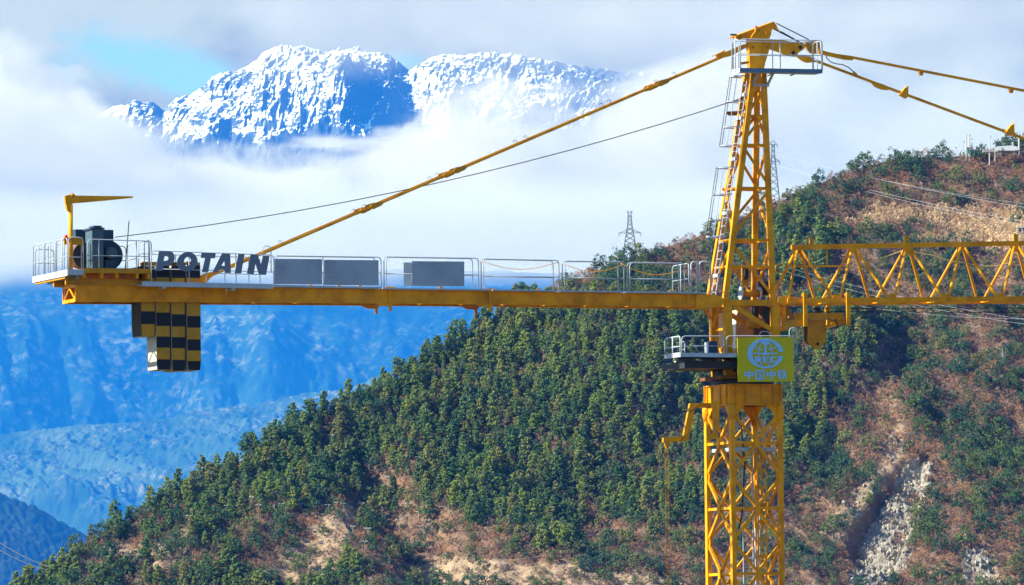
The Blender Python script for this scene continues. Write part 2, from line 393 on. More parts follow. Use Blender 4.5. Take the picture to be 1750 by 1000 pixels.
near_sil = [(-300, 1180), (-100, 1085), (20, 1018), (60, 995), (100, 968), (150, 928), (200, 898), (260, 868), (330, 832), (400, 795), (470, 752), (520, 722),
            (560, 705), (600, 690), (650, 665), (700, 638), (760, 600), (820, 560), (860, 533), (920, 508), (960, 486), (1000, 472), (1050, 452), (1090, 440),
            (1130, 424), (1200, 402), (1260, 375), (1330, 346), (1380, 322), (1430, 302), (1480, 284), (1540, 270), (1600, 268), (1645, 268), (1690, 262),
            (1720, 250), (1760, 236), (1850, 205), (2000, 190)]
hx, hy, hz = profile(near_sil, slope=HSL, y0=HY0, z0=HZ0)
def rel_near(X, Y, d):
    P = np.stack([X, Y, HZ0 + (Y - HY0) * HSL], -1).reshape(-1, 3); px, py = project(P); px = px.reshape(X.shape); py = py.reshape(X.shape)
    a = fbm((X + Y * .35) / 42, (Y - X * .2) / 75, 5, 131, .5, True) * 7.5 - 2
    b = fbm(X / 9, Y / 12, 4, 141) * 1.3
    lo = fbm((X + .6 * Y) / 95, Y / 170, 2, 151) * 9
    # ravine falling left of the rock scar, and one under the crane
    def valley(ax, ay, bx, by, wd, dp):
        ux, uy = bx - ax, by - ay; L2 = ux * ux + uy * uy; t_ = np.clip(((px - ax) * ux + (py - ay) * uy) / L2, 0, 1)
        dd = np.hypot(px - ax - t_ * ux, py - ay - t_ * uy); return -dp * np.exp(-(dd / wd) ** 2)
    v = valley(1560, 560, 1360, 860, 45, 4.5) + valley(1300, 560, 1010, 900, 60, 6) + valley(620, 770, 740, 980, 60, 7)
    pit = soft(fld(px, py, PIT, 5, 3)); v = v - pit * 5.5
    rk = soft(fld(px, py, ROCK, 7, 1)); v = v + rk * (fbm((X - Y * .35) / 2.6, (Y + X) / 8, 4, 161, .62, True) * 1.9 + fbm(X / 1.6, Y / 2.2, 2, 167) * .7)
    ter = fld(px, py, [BARE[2]] + FIELD, 4, 2)
    lvl = soft(ter) * (np.abs(((Y - HY0) * .22) % 1 - .5) - .25) * 1.6
    return (a + lo) * sstep(0, 45, d) + b * sstep(-5, 10, d) + v * sstep(0, 20, d) + lvl
MAUVE = np.array((.175, .11, .08)); RUST = np.array((.26, .145, .075)); TANC = np.array((.39, .28, .18)); GREYT = np.array((.27, .21, .15)); DGREEN = np.array((.035, .045, .022))
def col_near(P, d):
    px, py = project(P); n1 = fbm(P[:, 0] / 14, P[:, 1] / 16, 4, 171)[:, None]; n2 = fbm(P[:, 0] / 3.2, P[:, 1] / 3.6, 3, 181)[:, None]
    c = MAUVE + (RUST - MAUVE) * np.clip(.5 + n1 * 1.4, 0, 1); c = c + (GREYT - c) * np.clip(n2 * 1.6, 0, 1)
    for polys, cc, k_ in ((PINE, DGREEN, .55), (FIELD, np.array((.58, .42, .25)), .97), (BARE, TANC, .85), (ROCK, np.array((.34, .31, .255)), .97)):
        m_ = fld(px, py, polys, 10, 4)[:, None] * k_
        c = c + (cc * (1 + .35 * n2) - c) * m_
    return np.clip(c, .01, 1)
mt = bpy.data.materials.new('hillside_soil'); mt.use_nodes = True; k = N(mt.node_tree); bs = mt.node_tree.nodes['Principled BSDF']
bs.inputs['Roughness'].default_value = .95; bs.inputs['Specular IOR Level'].default_value = .1
ca = k.new('ShaderNodeVertexColor'); ca.layer_name = 'col'; pos = k.new('ShaderNodeNewGeometry').outputs['Position']
mpp = k.new('ShaderNodeMapping'); mpp.inputs['Rotation'].default_value = (0, .7, 0); mpp.inputs['Scale'].default_value = (.6, 1, 1.6); k.put(mpp.inputs[0], pos)
c = k.mix(k.mapr(k.noise(mpp.outputs[0], .8, 7, .7, .5), .42, .62), ca.outputs[0], (.07, .055, .04))
cm = k.new('ShaderNodeMix', data_type='RGBA'); cm.inputs[0].default_value = .62; k.put(cm.inputs[6], ca.outputs[0]); k.put(cm.inputs[7], c)
k.put(bs.inputs['Base Color'], cm.outputs[2])
bp = k.new('ShaderNodeBump'); bp.inputs['Strength'].default_value = .8; bp.inputs['Distance'].default_value = .6
k.put(bp.inputs['Height'], k.noise(pos, .7, 6, .65)); k.l.new(bp.outputs[0], bs.inputs['Normal'])
HO, HV = hill('hillside', hx, hy, hz, HSL, (120, 55), 2085, 560, 520, 40, rel_near, mt, x0=hx[0], x1=hx[-1], colf=col_near)
tag(HO, 'steep near hillside of brown scrub, pines and bare earth', 'hillside', kind='structure')

# ------------------------------------------------------------------ plants
def leaf_mat(name, cols, trans=.38, seed=0.0):
    mt_ = bpy.data.materials.new(name); mt_.use_nodes = True; k_ = N(mt_.node_tree); b_ = mt_.node_tree.nodes['Principled BSDF']
    b_.inputs['Roughness'].default_value = .75; b_.inputs['Specular IOR Level'].default_value = .2
    oi = k_.new('ShaderNodeObjectInfo'); r_ = k_.new('ShaderNodeValToRGB'); el = r_.color_ramp.elements
    while len(el) < len(cols): el.new(.5)
    for i, cc in enumerate(cols): el[i].position = i / (len(cols) - 1); el[i].color = (*cc, 1)
    k_.put(r_.inputs[0], oi.outputs['Random'])
    ps = k_.new('ShaderNodeNewGeometry').outputs['Position']
    f_ = k_.mapr(k_.noise(ps, 1.6, 3, .6), .3, .7, .6, 1.45)
    vm = k_.new('ShaderNodeVectorMath', operation='SCALE'); k_.put(vm.inputs[0], r_.outputs[0]); k_.put(vm.inputs[3], f_)
    k_.put(b_.inputs['Base Color'], vm.outputs[0])
    tr = k_.new('ShaderNodeBsdfTranslucent'); k_.put(tr.inputs[0], vm.outputs[0]); mx_ = k_.new('ShaderNodeMixShader'); mx_.inputs[0].default_value = trans
    k_.l.new(b_.outputs[0], mx_.inputs[1]); k_.l.new(tr.outputs[0], mx_.inputs[2])
    k_.l.new(mx_.outputs[0], mt_.node_tree.nodes['Material Output'].inputs[0]); return mt_
PM = leaf_mat('pine_needles', [(.07, .155, .05), (.17, .25, .045), (.25, .30, .05), (.10, .19, .06), (.27, .26, .065), (.08, .165, .05)])
BM = leaf_mat('evergreen_leaves', [(.04, .095, .05), (.065, .14, .055), (.14, .19, .045), (.05, .12, .065), (.20, .21, .06)])
SM = leaf_mat('dry_twigs', [(.20, .115, .09), (.30, .18, .12), (.16, .105, .085), (.40, .20, .09), (.27, .20, .14), (.15, .14, .055), (.36, .27, .17), (.44, .19, .07)], .2)
CMT = leaf_mat('dry_stalks', [(.72, .55, .34), (.6, .43, .25), (.8, .64, .42)], .2)
YM = leaf_mat('yellow_green_leaves', [(.10, .12, .04), (.14, .15, .05)], .3)
TM = material('bark', (.10, .07, .05), .9); WM = material('pale_bark', (.42, .38, .36), .9)
def quads(rs, centers, rad, per, size, flat, narrow=1.0, up=.3):
    n_ = len(centers); c_ = np.repeat(centers, per, 0); rr = np.repeat(rad, per)
    dv = rs.normal(size=(n_ * per, 3)); dv /= np.linalg.norm(dv, axis=1)[:, None]
    p_ = c_ + dv * (rr * rs.uniform(.45, 1, n_ * per) ** .6)[:, None] * np.array((1, 1, flat))
    nn = dv + rs.normal(size=dv.shape) * .55 + np.array((0, 0, up)); nn /= np.linalg.norm(nn, axis=1)[:, None]
    t_ = np.cross(nn, rs.normal(size=nn.shape)); t_ /= np.linalg.norm(t_, axis=1)[:, None]; b_ = np.cross(nn, t_)
    s_ = (size * rs.uniform(.6, 1.3, n_ * per))[:, None]; t_ = t_ * s_; b_ = b_ * s_ * narrow
    v = np.stack([p_ - t_ - b_ * .4, p_ + t_ * .2 - b_, p_ + t_ + b_ * .3, p_ - t_ * .3 + b_], 1).reshape(-1, 3)
    f_ = np.arange(len(v)).reshape(-1, 4); return v, f_
def pine_crown(seed):
    rs = np.random.RandomState(seed); H = 6.4; cs, rd = [], []
    lean = rs.normal(size=2) * .25; low = rs.uniform(.06, .2); wd, pw = [(2.2, .35), (1.75, .5), (1.9, .45), (2.4, .3), (1.6, .65), (2.0, .55), (1.75, .35), (2.1, .65), (1.6, .5), (2.5, .45)][seed % 10]
    k_ = rs.randint(15, 20)
    for i in range(k_):
        h = low + (1 - low) * (i / (k_ - 1)) ** .9; r = wd * (1 - (h - low) / (1 - low)) ** pw * rs.uniform(.75, 1.15) + .1
        for j in range(max(1, int(2 + r * 2.3))):
            a_ = rs.uniform(0, 6.28); q_ = r * rs.uniform(.35, 1)
            cs.append((math.cos(a_) * q_ + lean[0] * h, math.sin(a_) * q_ + lean[1] * h, h * H + rs.normal() * .18)); rd.append(rs.uniform(.38, .62) * (1.1 - .35 * h))
    return quads(rs, np.array(cs), np.array(rd), 15, .21, .62)
def dome(seed, H, W, nc, per, size, narrow, tall=1.0):
    rs = np.random.RandomState(seed); cs, rd = [], []
    for i in range(nc):
        a_ = rs.uniform(0, 6.28); h = rs.uniform(.12, 1) ** .8; r = W * math.sqrt(max(0, 1 - (h - .25) ** 2 * 1.6)) * rs.uniform(.3, 1) ** .5
        cs.append((math.cos(a_) * r, math.sin(a_) * r, h * H * rs.uniform(.75, 1.08))); rd.append(rs.uniform(.22, .36) * W)
    return quads(rs, np.array(cs), np.array(rd), per, size, .8, narrow)
def trunk_mesh(name, H, r, mat, parent, lean=0.0):
    v, f_ = [], []
    for i, (h, q_) in enumerate(((-.6, 1.2), (.25, .9), (.6, .6), (.93, .2))):
        for j in range(6): a_ = j * math.pi / 3; v.append((math.cos(a_) * r * q_ + lean * h, math.sin(a_) * r * q_, h * H if h > 0 else h))
    for i in range(3):
        for j in range(6): f_.append((i * 6 + j, i * 6 + (j + 1) % 6, i * 6 + 6 + (j + 1) % 6, i * 6 + 6 + j))
    return mesh_from(name, v, f_, mat, parent)

# scattering over the modelled slope
FR = HV[:520].reshape(-1, 3); HPX, HPY = project(FR)
okv = (HPX > -25) & (HPX < 1775) & (HPY < 1035)
FRv = FR[okv]; FPXv = HPX[okv]; FPYv = HPY[okv]
rs = np.random.RandomState(5)
zone = {n_: fld(FPXv, FPYv, p_, 14, i) for i, (n_, p_) in enumerate((('pine', PINE), ('field', FIELD), ('bare', BARE), ('rock', ROCK), ('thick', [[(970, 480), (1060, 436), (1240, 405), (1330, 380), (1330, 510), (970, 515)], [(1470, 540), (1650, 535), (1610, 620), (1530, 690), (1450, 790), (1340, 870), (1340, 760)], [(1400, 285), (1600, 285), (1700, 320), (1690, 340), (1500, 336), (1440, 358), (1350, 365)], [(1650, 680), (1760, 650), (1760, 860), (1700, 870), (1640, 780)]])))}
clump = fbm(FRv[:, 0] / 22, FRv[:, 1] / 28, 4, 401); clump2 = fbm(FRv[:, 0] / 30, FRv[:, 1] / 34, 2, 431)
thin = np.maximum(0, clump2)
def scatter(prob, nmax, rmin, seed):
    r_ = np.random.RandomState(seed); idx = r_.permutation(len(FRv)); idx = idx[r_.rand(len(idx)) < prob[idx]]
    cell = {}; outp = []
    for i in idx:
        x_, y_, z_ = FRv[i]; kx, ky = int(x_ // rmin), int(y_ // rmin); bad = False
        for a_ in (-1, 0, 1):
            for b_ in (-1, 0, 1):
                for (u_, v_) in cell.get((kx + a_, ky + b_), ()):
                    if (u_ - x_) ** 2 + (v_ - y_) ** 2 < rmin * rmin: bad = True
        if bad: continue
        cell.setdefault((kx, ky), []).append((x_, y_)); outp.append(i)
        if len(outp) >= nmax: break
    return np.array(outp)
pz, fz, bz, rz = zone['pine'], zone['field'], zone['bare'], zone['rock'] | fld(FPXv, FPYv, PIT, 4, 9)
open_ = ~(pz | fz | bz | rz)
leftpart = FPXv < 1000
pine_i = scatter(np.where(pz, np.where(thin > .25, .25, 1.0), np.where(open_ & leftpart & (clump > .12), .4, np.where(bz | rz | fz | (FPXv > 1330), 0, .002))) * ~((FPYv > 945) & (FPXv > 620) & (FPXv < 1260)) * ~((FPYv < 520) & (FPXv > 900) & (FPXv < 1240)), 5000, 2.7, 1)
ever_i = scatter(np.where(open_ & zone['thick'] & (clump > .0), .8, np.where(open_ & (clump > .25), .75, np.where(open_, .018, np.where(bz, .01, np.where(rz | fz, .001, .02))))), 4000, 2.3, 2)
taken = set((int(FRv[i][0]), int(FRv[i][1])) for i in np.concatenate([pine_i, ever_i]))
shrub_i = scatter(np.where(open_, .95, np.where(bz, .045, np.where(rz, .02, np.where(fz, .02, .30)))), 16000, 1.05, 3)
stalk_i = scatter(np.where(fz, 1, 0.), 6000, .6, 4)
yel_i = scatter(np.where(((FPXv - 1130) / 55) ** 2 + ((FPYv - 770) / 40) ** 2 < 1, 1, 0.), 60, 1.5, 6)
print('counts', len(pine_i), len(ever_i), len(shrub_i), len(stalk_i))

def gn_scatter(name, pts, rots, scl, var, protos, label, cat):
    me = bpy.data.meshes.new(name); me.vertices.add(len(pts)); me.vertices.foreach_set('co', pts.astype(np.float32).ravel())
    for an, ty, dat in (('rot', 'FLOAT', rots), ('scl', 'FLOAT', scl), ('var', 'INT', var)):
        a_ = me.attributes.new(an, ty, 'POINT'); a_.data.foreach_set('value', dat)
    o = bpy.data.objects.new(name, me); COL.objects.link(o); tag(o, label, cat, kind='stuff')
    ng = bpy.data.node_groups.new(name, 'GeometryNodeTree')
    ng.interface.new_socket('Geometry', in_out='INPUT', socket_type='NodeSocketGeometry'); ng.interface.new_socket('Geometry', in_out='OUTPUT', socket_type='NodeSocketGeometry')
    gi = ng.nodes.new('NodeGroupInput'); go = ng.nodes.new('NodeGroupOutput'); ip = ng.nodes.new('GeometryNodeInstanceOnPoints')
    jn = ng.nodes.new('GeometryNodeJoinGeometry')
    for p_ in protos:
        oi = ng.nodes.new('GeometryNodeObjectInfo'); oi.transform_space = 'ORIGINAL'; oi.inputs[0].default_value = p_; oi.inputs[1].default_value = True
        ng.links.new(oi.outputs['Geometry'], jn.inputs[0])
    def attr(an, ty):
        a_ = ng.nodes.new('GeometryNodeInputNamedAttribute'); a_.data_type = ty; a_.inputs[0].default_value = an; return a_.outputs[0]
    cx = ng.nodes.new('ShaderNodeCombineXYZ'); ng.links.new(attr('rot', 'FLOAT'), cx.inputs[2])
    ng.links.new(gi.outputs[0], ip.inputs['Points']); ng.links.new(jn.outputs[0], ip.inputs['Instance'])
    ip.inputs['Pick Instance'].default_value = True; ng.links.new(attr('var', 'INT'), ip.inputs['Instance Index'])
    ng.links.new(cx.outputs[0], ip.inputs['Rotation']); ng.links.new(attr('scl', 'FLOAT'), ip.inputs['Scale'])
    ng.links.new(ip.outputs[0], go.inputs[0])
    md = o.modifiers.new('scatter', 'NODES'); md.node_group = ng; return o

def near_first(idx): return idx[np.argsort(FRv[idx, 1])]
def place_kind(idx, name, cat, group, labeler, crown_meshes, crown_mat, nind, smin, smax, trunk=None, stuffname=None, stufflabel=None, tk=None, part='crown'):
    idx = near_first(idx); r_ = np.random.RandomState(len(idx))
    meshes = []
    for q_, (v, f_) in enumerate(crown_meshes): meshes.append((v, f_))
    protos, roots = [], []
    sc_ = r_.uniform(smin, smax, len(idx)); sc_ *= np.where(r_.rand(len(idx)) < .12, .7, 1); rt = r_.uniform(0, 6.28, len(idx)); vr = r_.randint(0, len(meshes), len(idx)); vr[:len(meshes)] = range(len(meshes))
    mdat = {}
    for j in range(min(nind, len(idx))):
        i = idx[j]; loc = FRv[i]
        root = empty(name, loc); root.rotation_euler = (0, 0, rt[j]); root.scale = (sc_[j],) * 3
        tag(root, labeler(FPXv[i], FPYv[i], loc, sc_[j]), cat, group)
        if vr[j] not in mdat:
            v, f_ = meshes[vr[j]]; c_ = mesh_from(part, v, f_, crown_mat, root)
            t_ = trunk_mesh('trunk' if trunk[2] is TM else 'stem', trunk[0], trunk[1], trunk[2], root)
            mdat[vr[j]] = (c_, t_)
        else:
            for p_ in mdat[vr[j]]:
                c_ = p_.copy(); COL.objects.link(c_); c_.parent = root
    rest = slice(nind, None)
    if len(idx) > nind and stuffname:
        protos = [mdat[q_][0] for q_ in range(len(meshes))]
        gn_scatter(stuffname, FRv[idx[rest]], rt[rest], sc_[rest], vr[rest].astype(np.int32), protos, stufflabel, cat)
LMK = [((468, 873), 'the small white cabinet'), ((1560, 800), 'the top of the pale rock scar'), ((1500, 940), 'the foot of the pale rock scar'), ((1600, 385), 'the maize field'), ((1308, 615), 'the yellow sign board'),
       ((1397, 575), 'the hook block'), ((1190, 600), 'the service platform'), ((1150, 730), 'the lifting arm'), ((840, 535), 'the middle splice of the counter-jib'), ((1215, 850), 'the left leg of the mast'), ((1335, 850), 'the right leg of the mast'),
       ((580, 880), 'the head of the dry spur'), ((470, 985), 'the foot of the dry spur'), ((740, 970), 'the left end of the bottom terraces'), ((1000, 975), 'the right end of the bottom terraces'), ((1130, 775), 'the bamboo thicket'), ((90, 985), 'the low left tip of the hill'),
       ((1350, 450), 'the inner end of the jib'), ((1550, 500), 'the second jib panel'), ((1716, 628), 'the tall pale bare tree'), ((1722, 255), 'the white roofed shed'), ((1400, 420), 'the first jib panel'), ((300, 900), 'the bare patch on the left shoulder'),
       ((250, 850), 'the left crest of the wood'), ((650, 660), 'the crest against the blue ridge'), ((820, 720), 'the middle of the pine wood'), ((1000, 620), 'the wood under the counter-jib'), ((690, 920), 'the scrub slope at bottom middle'), ((1640, 800), 'the shrubby slope right of the scar'),
       ((1640, 960), 'the small rock outcrop at bottom right'), ((1420, 760), 'the ravine right of the mast'), ((1650, 320), 'the dark copse on the hilltop'), ((1660, 560), 'the slope under the right end of the jib'), ((920, 880), 'the gully left of the mast')]
_cnt = {}
ORD = ['nearest', 'second', 'third', 'fourth', 'fifth', 'sixth', 'seventh', 'eighth', 'ninth', 'tenth', 'eleventh', 'twelfth', 'thirteenth', 'fourteenth', 'fifteenth', 'sixteenth', 'seventeenth', 'eighteenth', 'nineteenth', 'twentieth']
ORD += ['twenty-' + q_ for q_ in ['first'] + ORD[1:9]] + ['thirtieth'] + ['thirty-' + q_ for q_ in ['first'] + ORD[1:9]]
def LM(size, what, px, py):
    k_ = min(range(len(LMK)), key=lambda i: (LMK[i][0][0] - px) ** 2 + (LMK[i][0][1] - py) ** 2); (lx_, ly_), nm = LMK[k_]
    dx, dy = px - lx_, py - ly_
    if dx * dx + dy * dy < 300: side = 'right at'
    else: side = ['right of', 'above and right of', 'above', 'above and left of', 'left of', 'below and left of', 'below', 'below and right of'][int(((math.degrees(math.atan2(-dy, dx)) + 22.5) % 360) // 45)]
    key = (what, nm, side); _cnt.setdefault(key, []).append(1); q_ = len(_cnt[key]) - 1
    return ('' if q_ == 0 else ORD[min(q_, 38)] + ' ') + f'{size} {what} {side} {nm}'
def pine_label(px, py, loc, s_):
    size = 'small' if s_ < .75 else ('tall' if s_ > 1.05 else 'middling')
    return LM(size, 'pine', px, py)
place_kind(pine_i, 'pine_tree', 'tree', 'pines on the near hillside', pine_label, [pine_crown(10 + i) for i in range(10)], PM, 300, .55, 1.18,
           (6.0, .13, TM), 'pine_wood', 'dense green pine wood covering the upper hillside', None)
def ever_label(px, py, loc, s_):
    size = 'small' if s_ < .8 else 'broad'
    return LM('small' if s_ < .8 else 'broad', 'dark evergreen bush', px, py)
place_kind(ever_i, 'evergreen_bush', 'bush', 'evergreen bushes on the near hillside', ever_label,
           [dome(30 + i, 3.6, 1.9, 30, 16, .17, .8) for i in range(6)], BM, 300, .45, 1.6, (3.0, .1, material('dark_bark', (.06, .045, .035), .9)),
           'evergreen_scrub', 'dark evergreen bushes on the upper part of the hillside', part='foliage')
# brown scrub and dry stalks: nobody could count them
def lone(name, i, meshd, mat, label, cat, s_=1.0, hb=.0):
    v, f_ = meshd; o = mesh_from(name, v, f_, mat); o.location = FRv[i] + np.array((0, 0, hb)); o.scale = (s_,) * 3; return tag(o, label, cat)
def pick_near(idx, px, py):
    return idx[np.argmin((FPXv[idx] - px) ** 2 + (FPYv[idx] - py) ** 2)]
sp_ = [((700, 905), 'rounded reddish brown leafless shrub under the pines at lower middle'), ((1420, 700), 'mauve brown leafless shrub left of the rock scar'), ((1650, 760), 'tan leafless shrub right of the rock scar'),
       ((1120, 930), 'brown leafless shrub at the bottom left of the mast'), ((450, 930), 'dull brown leafless shrub above the dry spur'), ((1600, 640), 'grey brown leafless shrub high on the right slope')]
sprot = [lone('dry_shrub', pick_near(shrub_i, *p_), dome(60 + q_, 1.7, 1.15, 16, 15, .12, .45), SM, l_, 'shrub') for q_, (p_, l_) in enumerate(sp_)]
rsx = np.random.RandomState(9)
gn_scatter('brown_scrub', FRv[shrub_i], rsx.uniform(0, 6.28, len(shrub_i)), rsx.uniform(.4, 1.5, len(shrub_i)), rsx.randint(0, 6, len(shrub_i)).astype(np.int32), sprot,
           'brown leafless scrub covering the hillside', 'scrub')
st = lone('dry_stalks', pick_near(stalk_i, 1600, 385), dome(80, 1.7, .5, 16, 12, .13, .45), CMT, 'dry straw coloured maize clump in the terraced field', 'maize')
gn_scatter('maize_field', FRv[stalk_i], rsx.uniform(0, 6.28, len(stalk_i)), rsx.uniform(.6, 1.3, len(stalk_i)), np.zeros(len(stalk_i), np.int32), [st], 'pale dry maize stalks standing in the terraced field', 'maize')
yb = lone('bamboo_clump', pick_near(yel_i, 1130, 775), dome(85, 3.2, 1.2, 14, 22, .17, .35), YM, 'yellow green bamboo clump left of the hanging chain', 'bamboo')
gn_scatter('bamboo_thicket', FRv[yel_i], rsx.uniform(0, 6.28, len(yel_i)), rsx.uniform(.6, 1.2, len(yel_i)), np.zeros(len(yel_i), np.int32), [yb], 'yellow green bamboo thicket left of the mast', 'bamboo')

# angular rubble on the scar and outcrops
RKM = material('scar_rock', (.36, .32, .25), .9, var=1.0, vscale=.35, dirt=(.13, .11, .09))
def rockmesh(seed):
    r_ = random.Random(seed); bm = bmesh.new(); bmesh.ops.create_icosphere(bm, subdivisions=2, radius=1)
    pl = [(Vector((r_.gauss(0, 1), r_.gauss(0, 1), r_.gauss(0, 1))).normalized(), r_.uniform(.45, .8)) for _ in range(9)]
    for v_ in bm.verts:
        for n_, d_ in pl:
            q_ = v_.co.dot(n_)
            if q_ > d_: v_.co -= n_ * (q_ - d_)
        v_.co.x *= .75; v_.co.y *= 1.3; v_.co.z *= 1.2
    vs = [v_.co.copy() for v_ in bm.verts]; fs = [[x.index for x in f_.verts] for f_ in bm.faces]; bm.free(); return vs, fs
rock_i = scatter(np.where(zone['rock'], 1, np.where(bz & (FPXv > 1380), .06, 0.)), 1500, .62, 12)
rp = []
for q_, (pt, l_) in enumerate((((1565, 810), 'pale angular boulder at the top of the rock scar'), ((1535, 900), 'pale angular boulder halfway down the rock scar'), ((1668, 965), 'grey boulder in the small outcrop at bottom right'), ((1490, 970), 'grey boulder near the foot of the rock scar'))):
    vs, fs = rockmesh(q_); i_ = pick_near(rock_i, *pt); o = mesh_from('boulder', vs, fs, RKM); o.location = FRv[i_]; o.scale = (.8,) * 3; rp.append(tag(o, l_, 'boulder'))
gn_scatter('rubble', FRv[rock_i], rsx.uniform(-.5, .5, len(rock_i)), rsx.uniform(.25, .95, len(rock_i)) ** 1.8, rsx.randint(0, 4, len(rock_i)).astype(np.int32), rp, 'broken angular rubble on the pale rock scar', 'rubble')
# ------------------------------------------------------------------ crane frame of reference
TH = math.radians(20.4); UX = Vector((math.cos(TH), math.sin(TH), 0)); VX = Vector((-math.sin(TH), math.cos(TH), 0)); ZX = Vector((0, 0, 1))
C0 = unproj_y(1268, 520, 295.0); C0.z = 0
def P(px, py, v=0.0):                     # the point of crane plane v that the photograph shows at (px, py)
    d = dirof(px, py); t = (v - (CP - C0).dot(VX)) / d.dot(VX); return CP + d * t
def UZ(px, py, v=0.0):
    p_ = P(px, py, v); return (p_ - C0).dot(UX), p_.z
def WL(u, v, z): return C0 + UX * u + VX * v + ZX * z
class MB:
    def __init__(s): s.v = []; s.f = []; s.mi = []; s.cur = 0
    def _add(s, vs, fs):
        b = len(s.v); s.v += [Vector(q_) for q_ in vs]; s.f += [tuple(b + i for i in f_) for f_ in fs]; s.mi += [s.cur] * len(fs)
    def hexa(s, a): s._add(a, [(0, 3, 2, 1), (4, 5, 6, 7), (0, 1, 5, 4), (1, 2, 6, 5), (2, 3, 7, 6), (3, 0, 4, 7)]); return s
    def bar(s, p_, q_, w_, h_=None, side=None):
        p_, q_ = Vector(p_), Vector(q_); h_ = w_ if h_ is None else h_; d = (q_ - p_).normalized()
        a = (side - d * side.dot(d)) if side is not None else d.cross(ZX if abs(d.z) < .95 else UX)
        a.normalize(); b = d.cross(a); a = a * w_ / 2; b = b * h_ / 2
        return s.hexa([p_ - a - b, p_ + a - b, p_ + a + b, p_ - a + b, q_ - a - b, q_ + a - b, q_ + a + b, q_ - a + b])
    def box(s, u0, u1, v0, v1, z0, z1):   # in crane axes
        return s.hexa([WL(u0, v0, z0), WL(u1, v0, z0), WL(u1, v1, z0), WL(u0, v1, z0), WL(u0, v0, z1), WL(u1, v0, z1), WL(u1, v1, z1), WL(u0, v1, z1)])
    def tube(s, pts, r, n_=8, cap=True):
        pts = [Vector(q_) for q_ in pts]; rings = []
        for i, p_ in enumerate(pts):
            d = ((pts[min(i + 1, len(pts) - 1)] - pts[max(i - 1, 0)])).normalized()
            if i == 0: a = d.cross(ZX if abs(d.z) < .9 else UX).normalized()
            else: a = (a - d * a.dot(d)).normalized()
            b = d.cross(a); rr = r[i] if isinstance(r, (list, tuple)) else r
            rings.append([p_ + a * math.cos(t * 2 * math.pi / n_) * rr + b * math.sin(t * 2 * math.pi / n_) * rr for t in range(n_)])
        fs = []
        for i in range(len(pts) - 1):
            for j in range(n_): fs.append((i * n_ + j, i * n_ + (j + 1) % n_, (i + 1) * n_ + (j + 1) % n_, (i + 1) * n_ + j))
        if cap: fs.append(tuple(range(n_ - 1, -1, -1))); fs.append(tuple((len(pts) - 1) * n_ + j for j in range(n_)))
        s._add([x for r_ in rings for x in r_], fs); return s
    def plate(s, pix, v, th):             # outline from picture points on plane v, th metres thick (away from camera)
        a = [P(x, y, v) for x, y in pix]; b = [q_ + VX * th for q_ in a]; n_ = len(a)
        s._add(a + b, [tuple(range(n_)), tuple(range(2 * n_ - 1, n_ - 1, -1))] + [(i, (i + 1) % n_, n_ + (i + 1) % n_, n_ + i) for i in range(n_)]); return s
    def slab(s, pts, off):
        a = [Vector(q_) for q_ in pts]; b = [q_ + off for q_ in a]; n_ = len(a)
        s._add(a + b, [tuple(range(n_)), tuple(range(2 * n_ - 1, n_ - 1, -1))] + [(i, (i + 1) % n_, n_ + (i + 1) % n_, n_ + i) for i in range(n_)]); return s
    def build(s, name, mat, parent=None, smooth=False):
        org = WORLD.get(parent, Vector((0, 0, 0))) if parent else Vector((0, 0, 0))
        if parent is None:
            org = Vector((sum(q_.x for q_ in s.v) / len(s.v), sum(q_.y for q_ in s.v) / len(s.v), min(q_.z for q_ in s.v)))
        o = mesh_from(name, [q_ - org for q_ in s.v], s.f, mat, parent, smooth)
        if isinstance(mat, (list, tuple)): o.data.polygons.foreach_set('material_index', s.mi)
        bm = bmesh.new(); bm.from_mesh(o.data); bmesh.ops.recalc_face_normals(bm, faces=bm.faces); bm.to_mesh(o.data); bm.free()
        if parent is None: o.location = org
        WORLD[o] = org; return o
WORLD = {}
def group_part(name, parent):
    o = empty(name, (0, 0, 0), parent); WORLD[o] = WORLD[parent]; return o
def root_at(name, loc, **kw):
    o = empty(name, loc, None, **kw); WORLD[o] = Vector(loc); return o
YEL = material('yellow_paint', (.90, .365, .003), .5, var=.75, vscale=1.5, dirt=(.33, .10, .01))
YEL2 = material('aged_yellow_paint', (.62, .28, .012), .5, var=.7, vscale=1.6, dirt=(.16, .07, .02))
GAL = material('galvanised_steel', (.42, .46, .52), .45, var=.25, vscale=3)
GALP = material('galvanised_plate', (.42, .50, .60), .45, var=.3, vscale=2)
DKM = material('dark_steel', (.035, .035, .045), .55)
ROPE = material('wire_rope', (.03, .028, .035), .7)
GRY = material('grey_panel_sheet', (.33, .40, .50), .5, var=.7, vscale=.8, dirt=(.17, .22, .30))
LET = material('grey_letter_sheet', (.15, .20, .28), .5, var=.3, vscale=1.2)
PALE = material('pale_sheet', (.45, .50, .50), .6, var=.3, vscale=1.0)
BLUG = material('blue_grey_casing', (.075, .125, .165), .45, var=.3, vscale=2)
BLUD = material('dark_blue_casing', (.03, .07, .11), .5, var=.3, vscale=2)
RUST_ = material('rusty_steel', (.20, .09, .03), .7, var=.6, vscale=3)
RED = material('red_lamp', (.75, .02, .02), .3)
CABM = material('cream_cab_panel', (.52, .36, .24), .5, var=.25, vscale=1); CABW = material('white_cab_panel', (.8, .82, .85), .45)
GLS = material('teal_glass', (.02, .12, .14), .12); GRN = material('teal_box_paint', (.02, .25, .20), .5, var=.3)
CONC = material('pale_concrete', (.50, .47, .42), .9, var=.5, vscale=2.5, bump=.4); STB = material('black_stripe_paint', (.012, .016, .03), .6, var=.25, vscale=3, dirt=(.05, .05, .05))
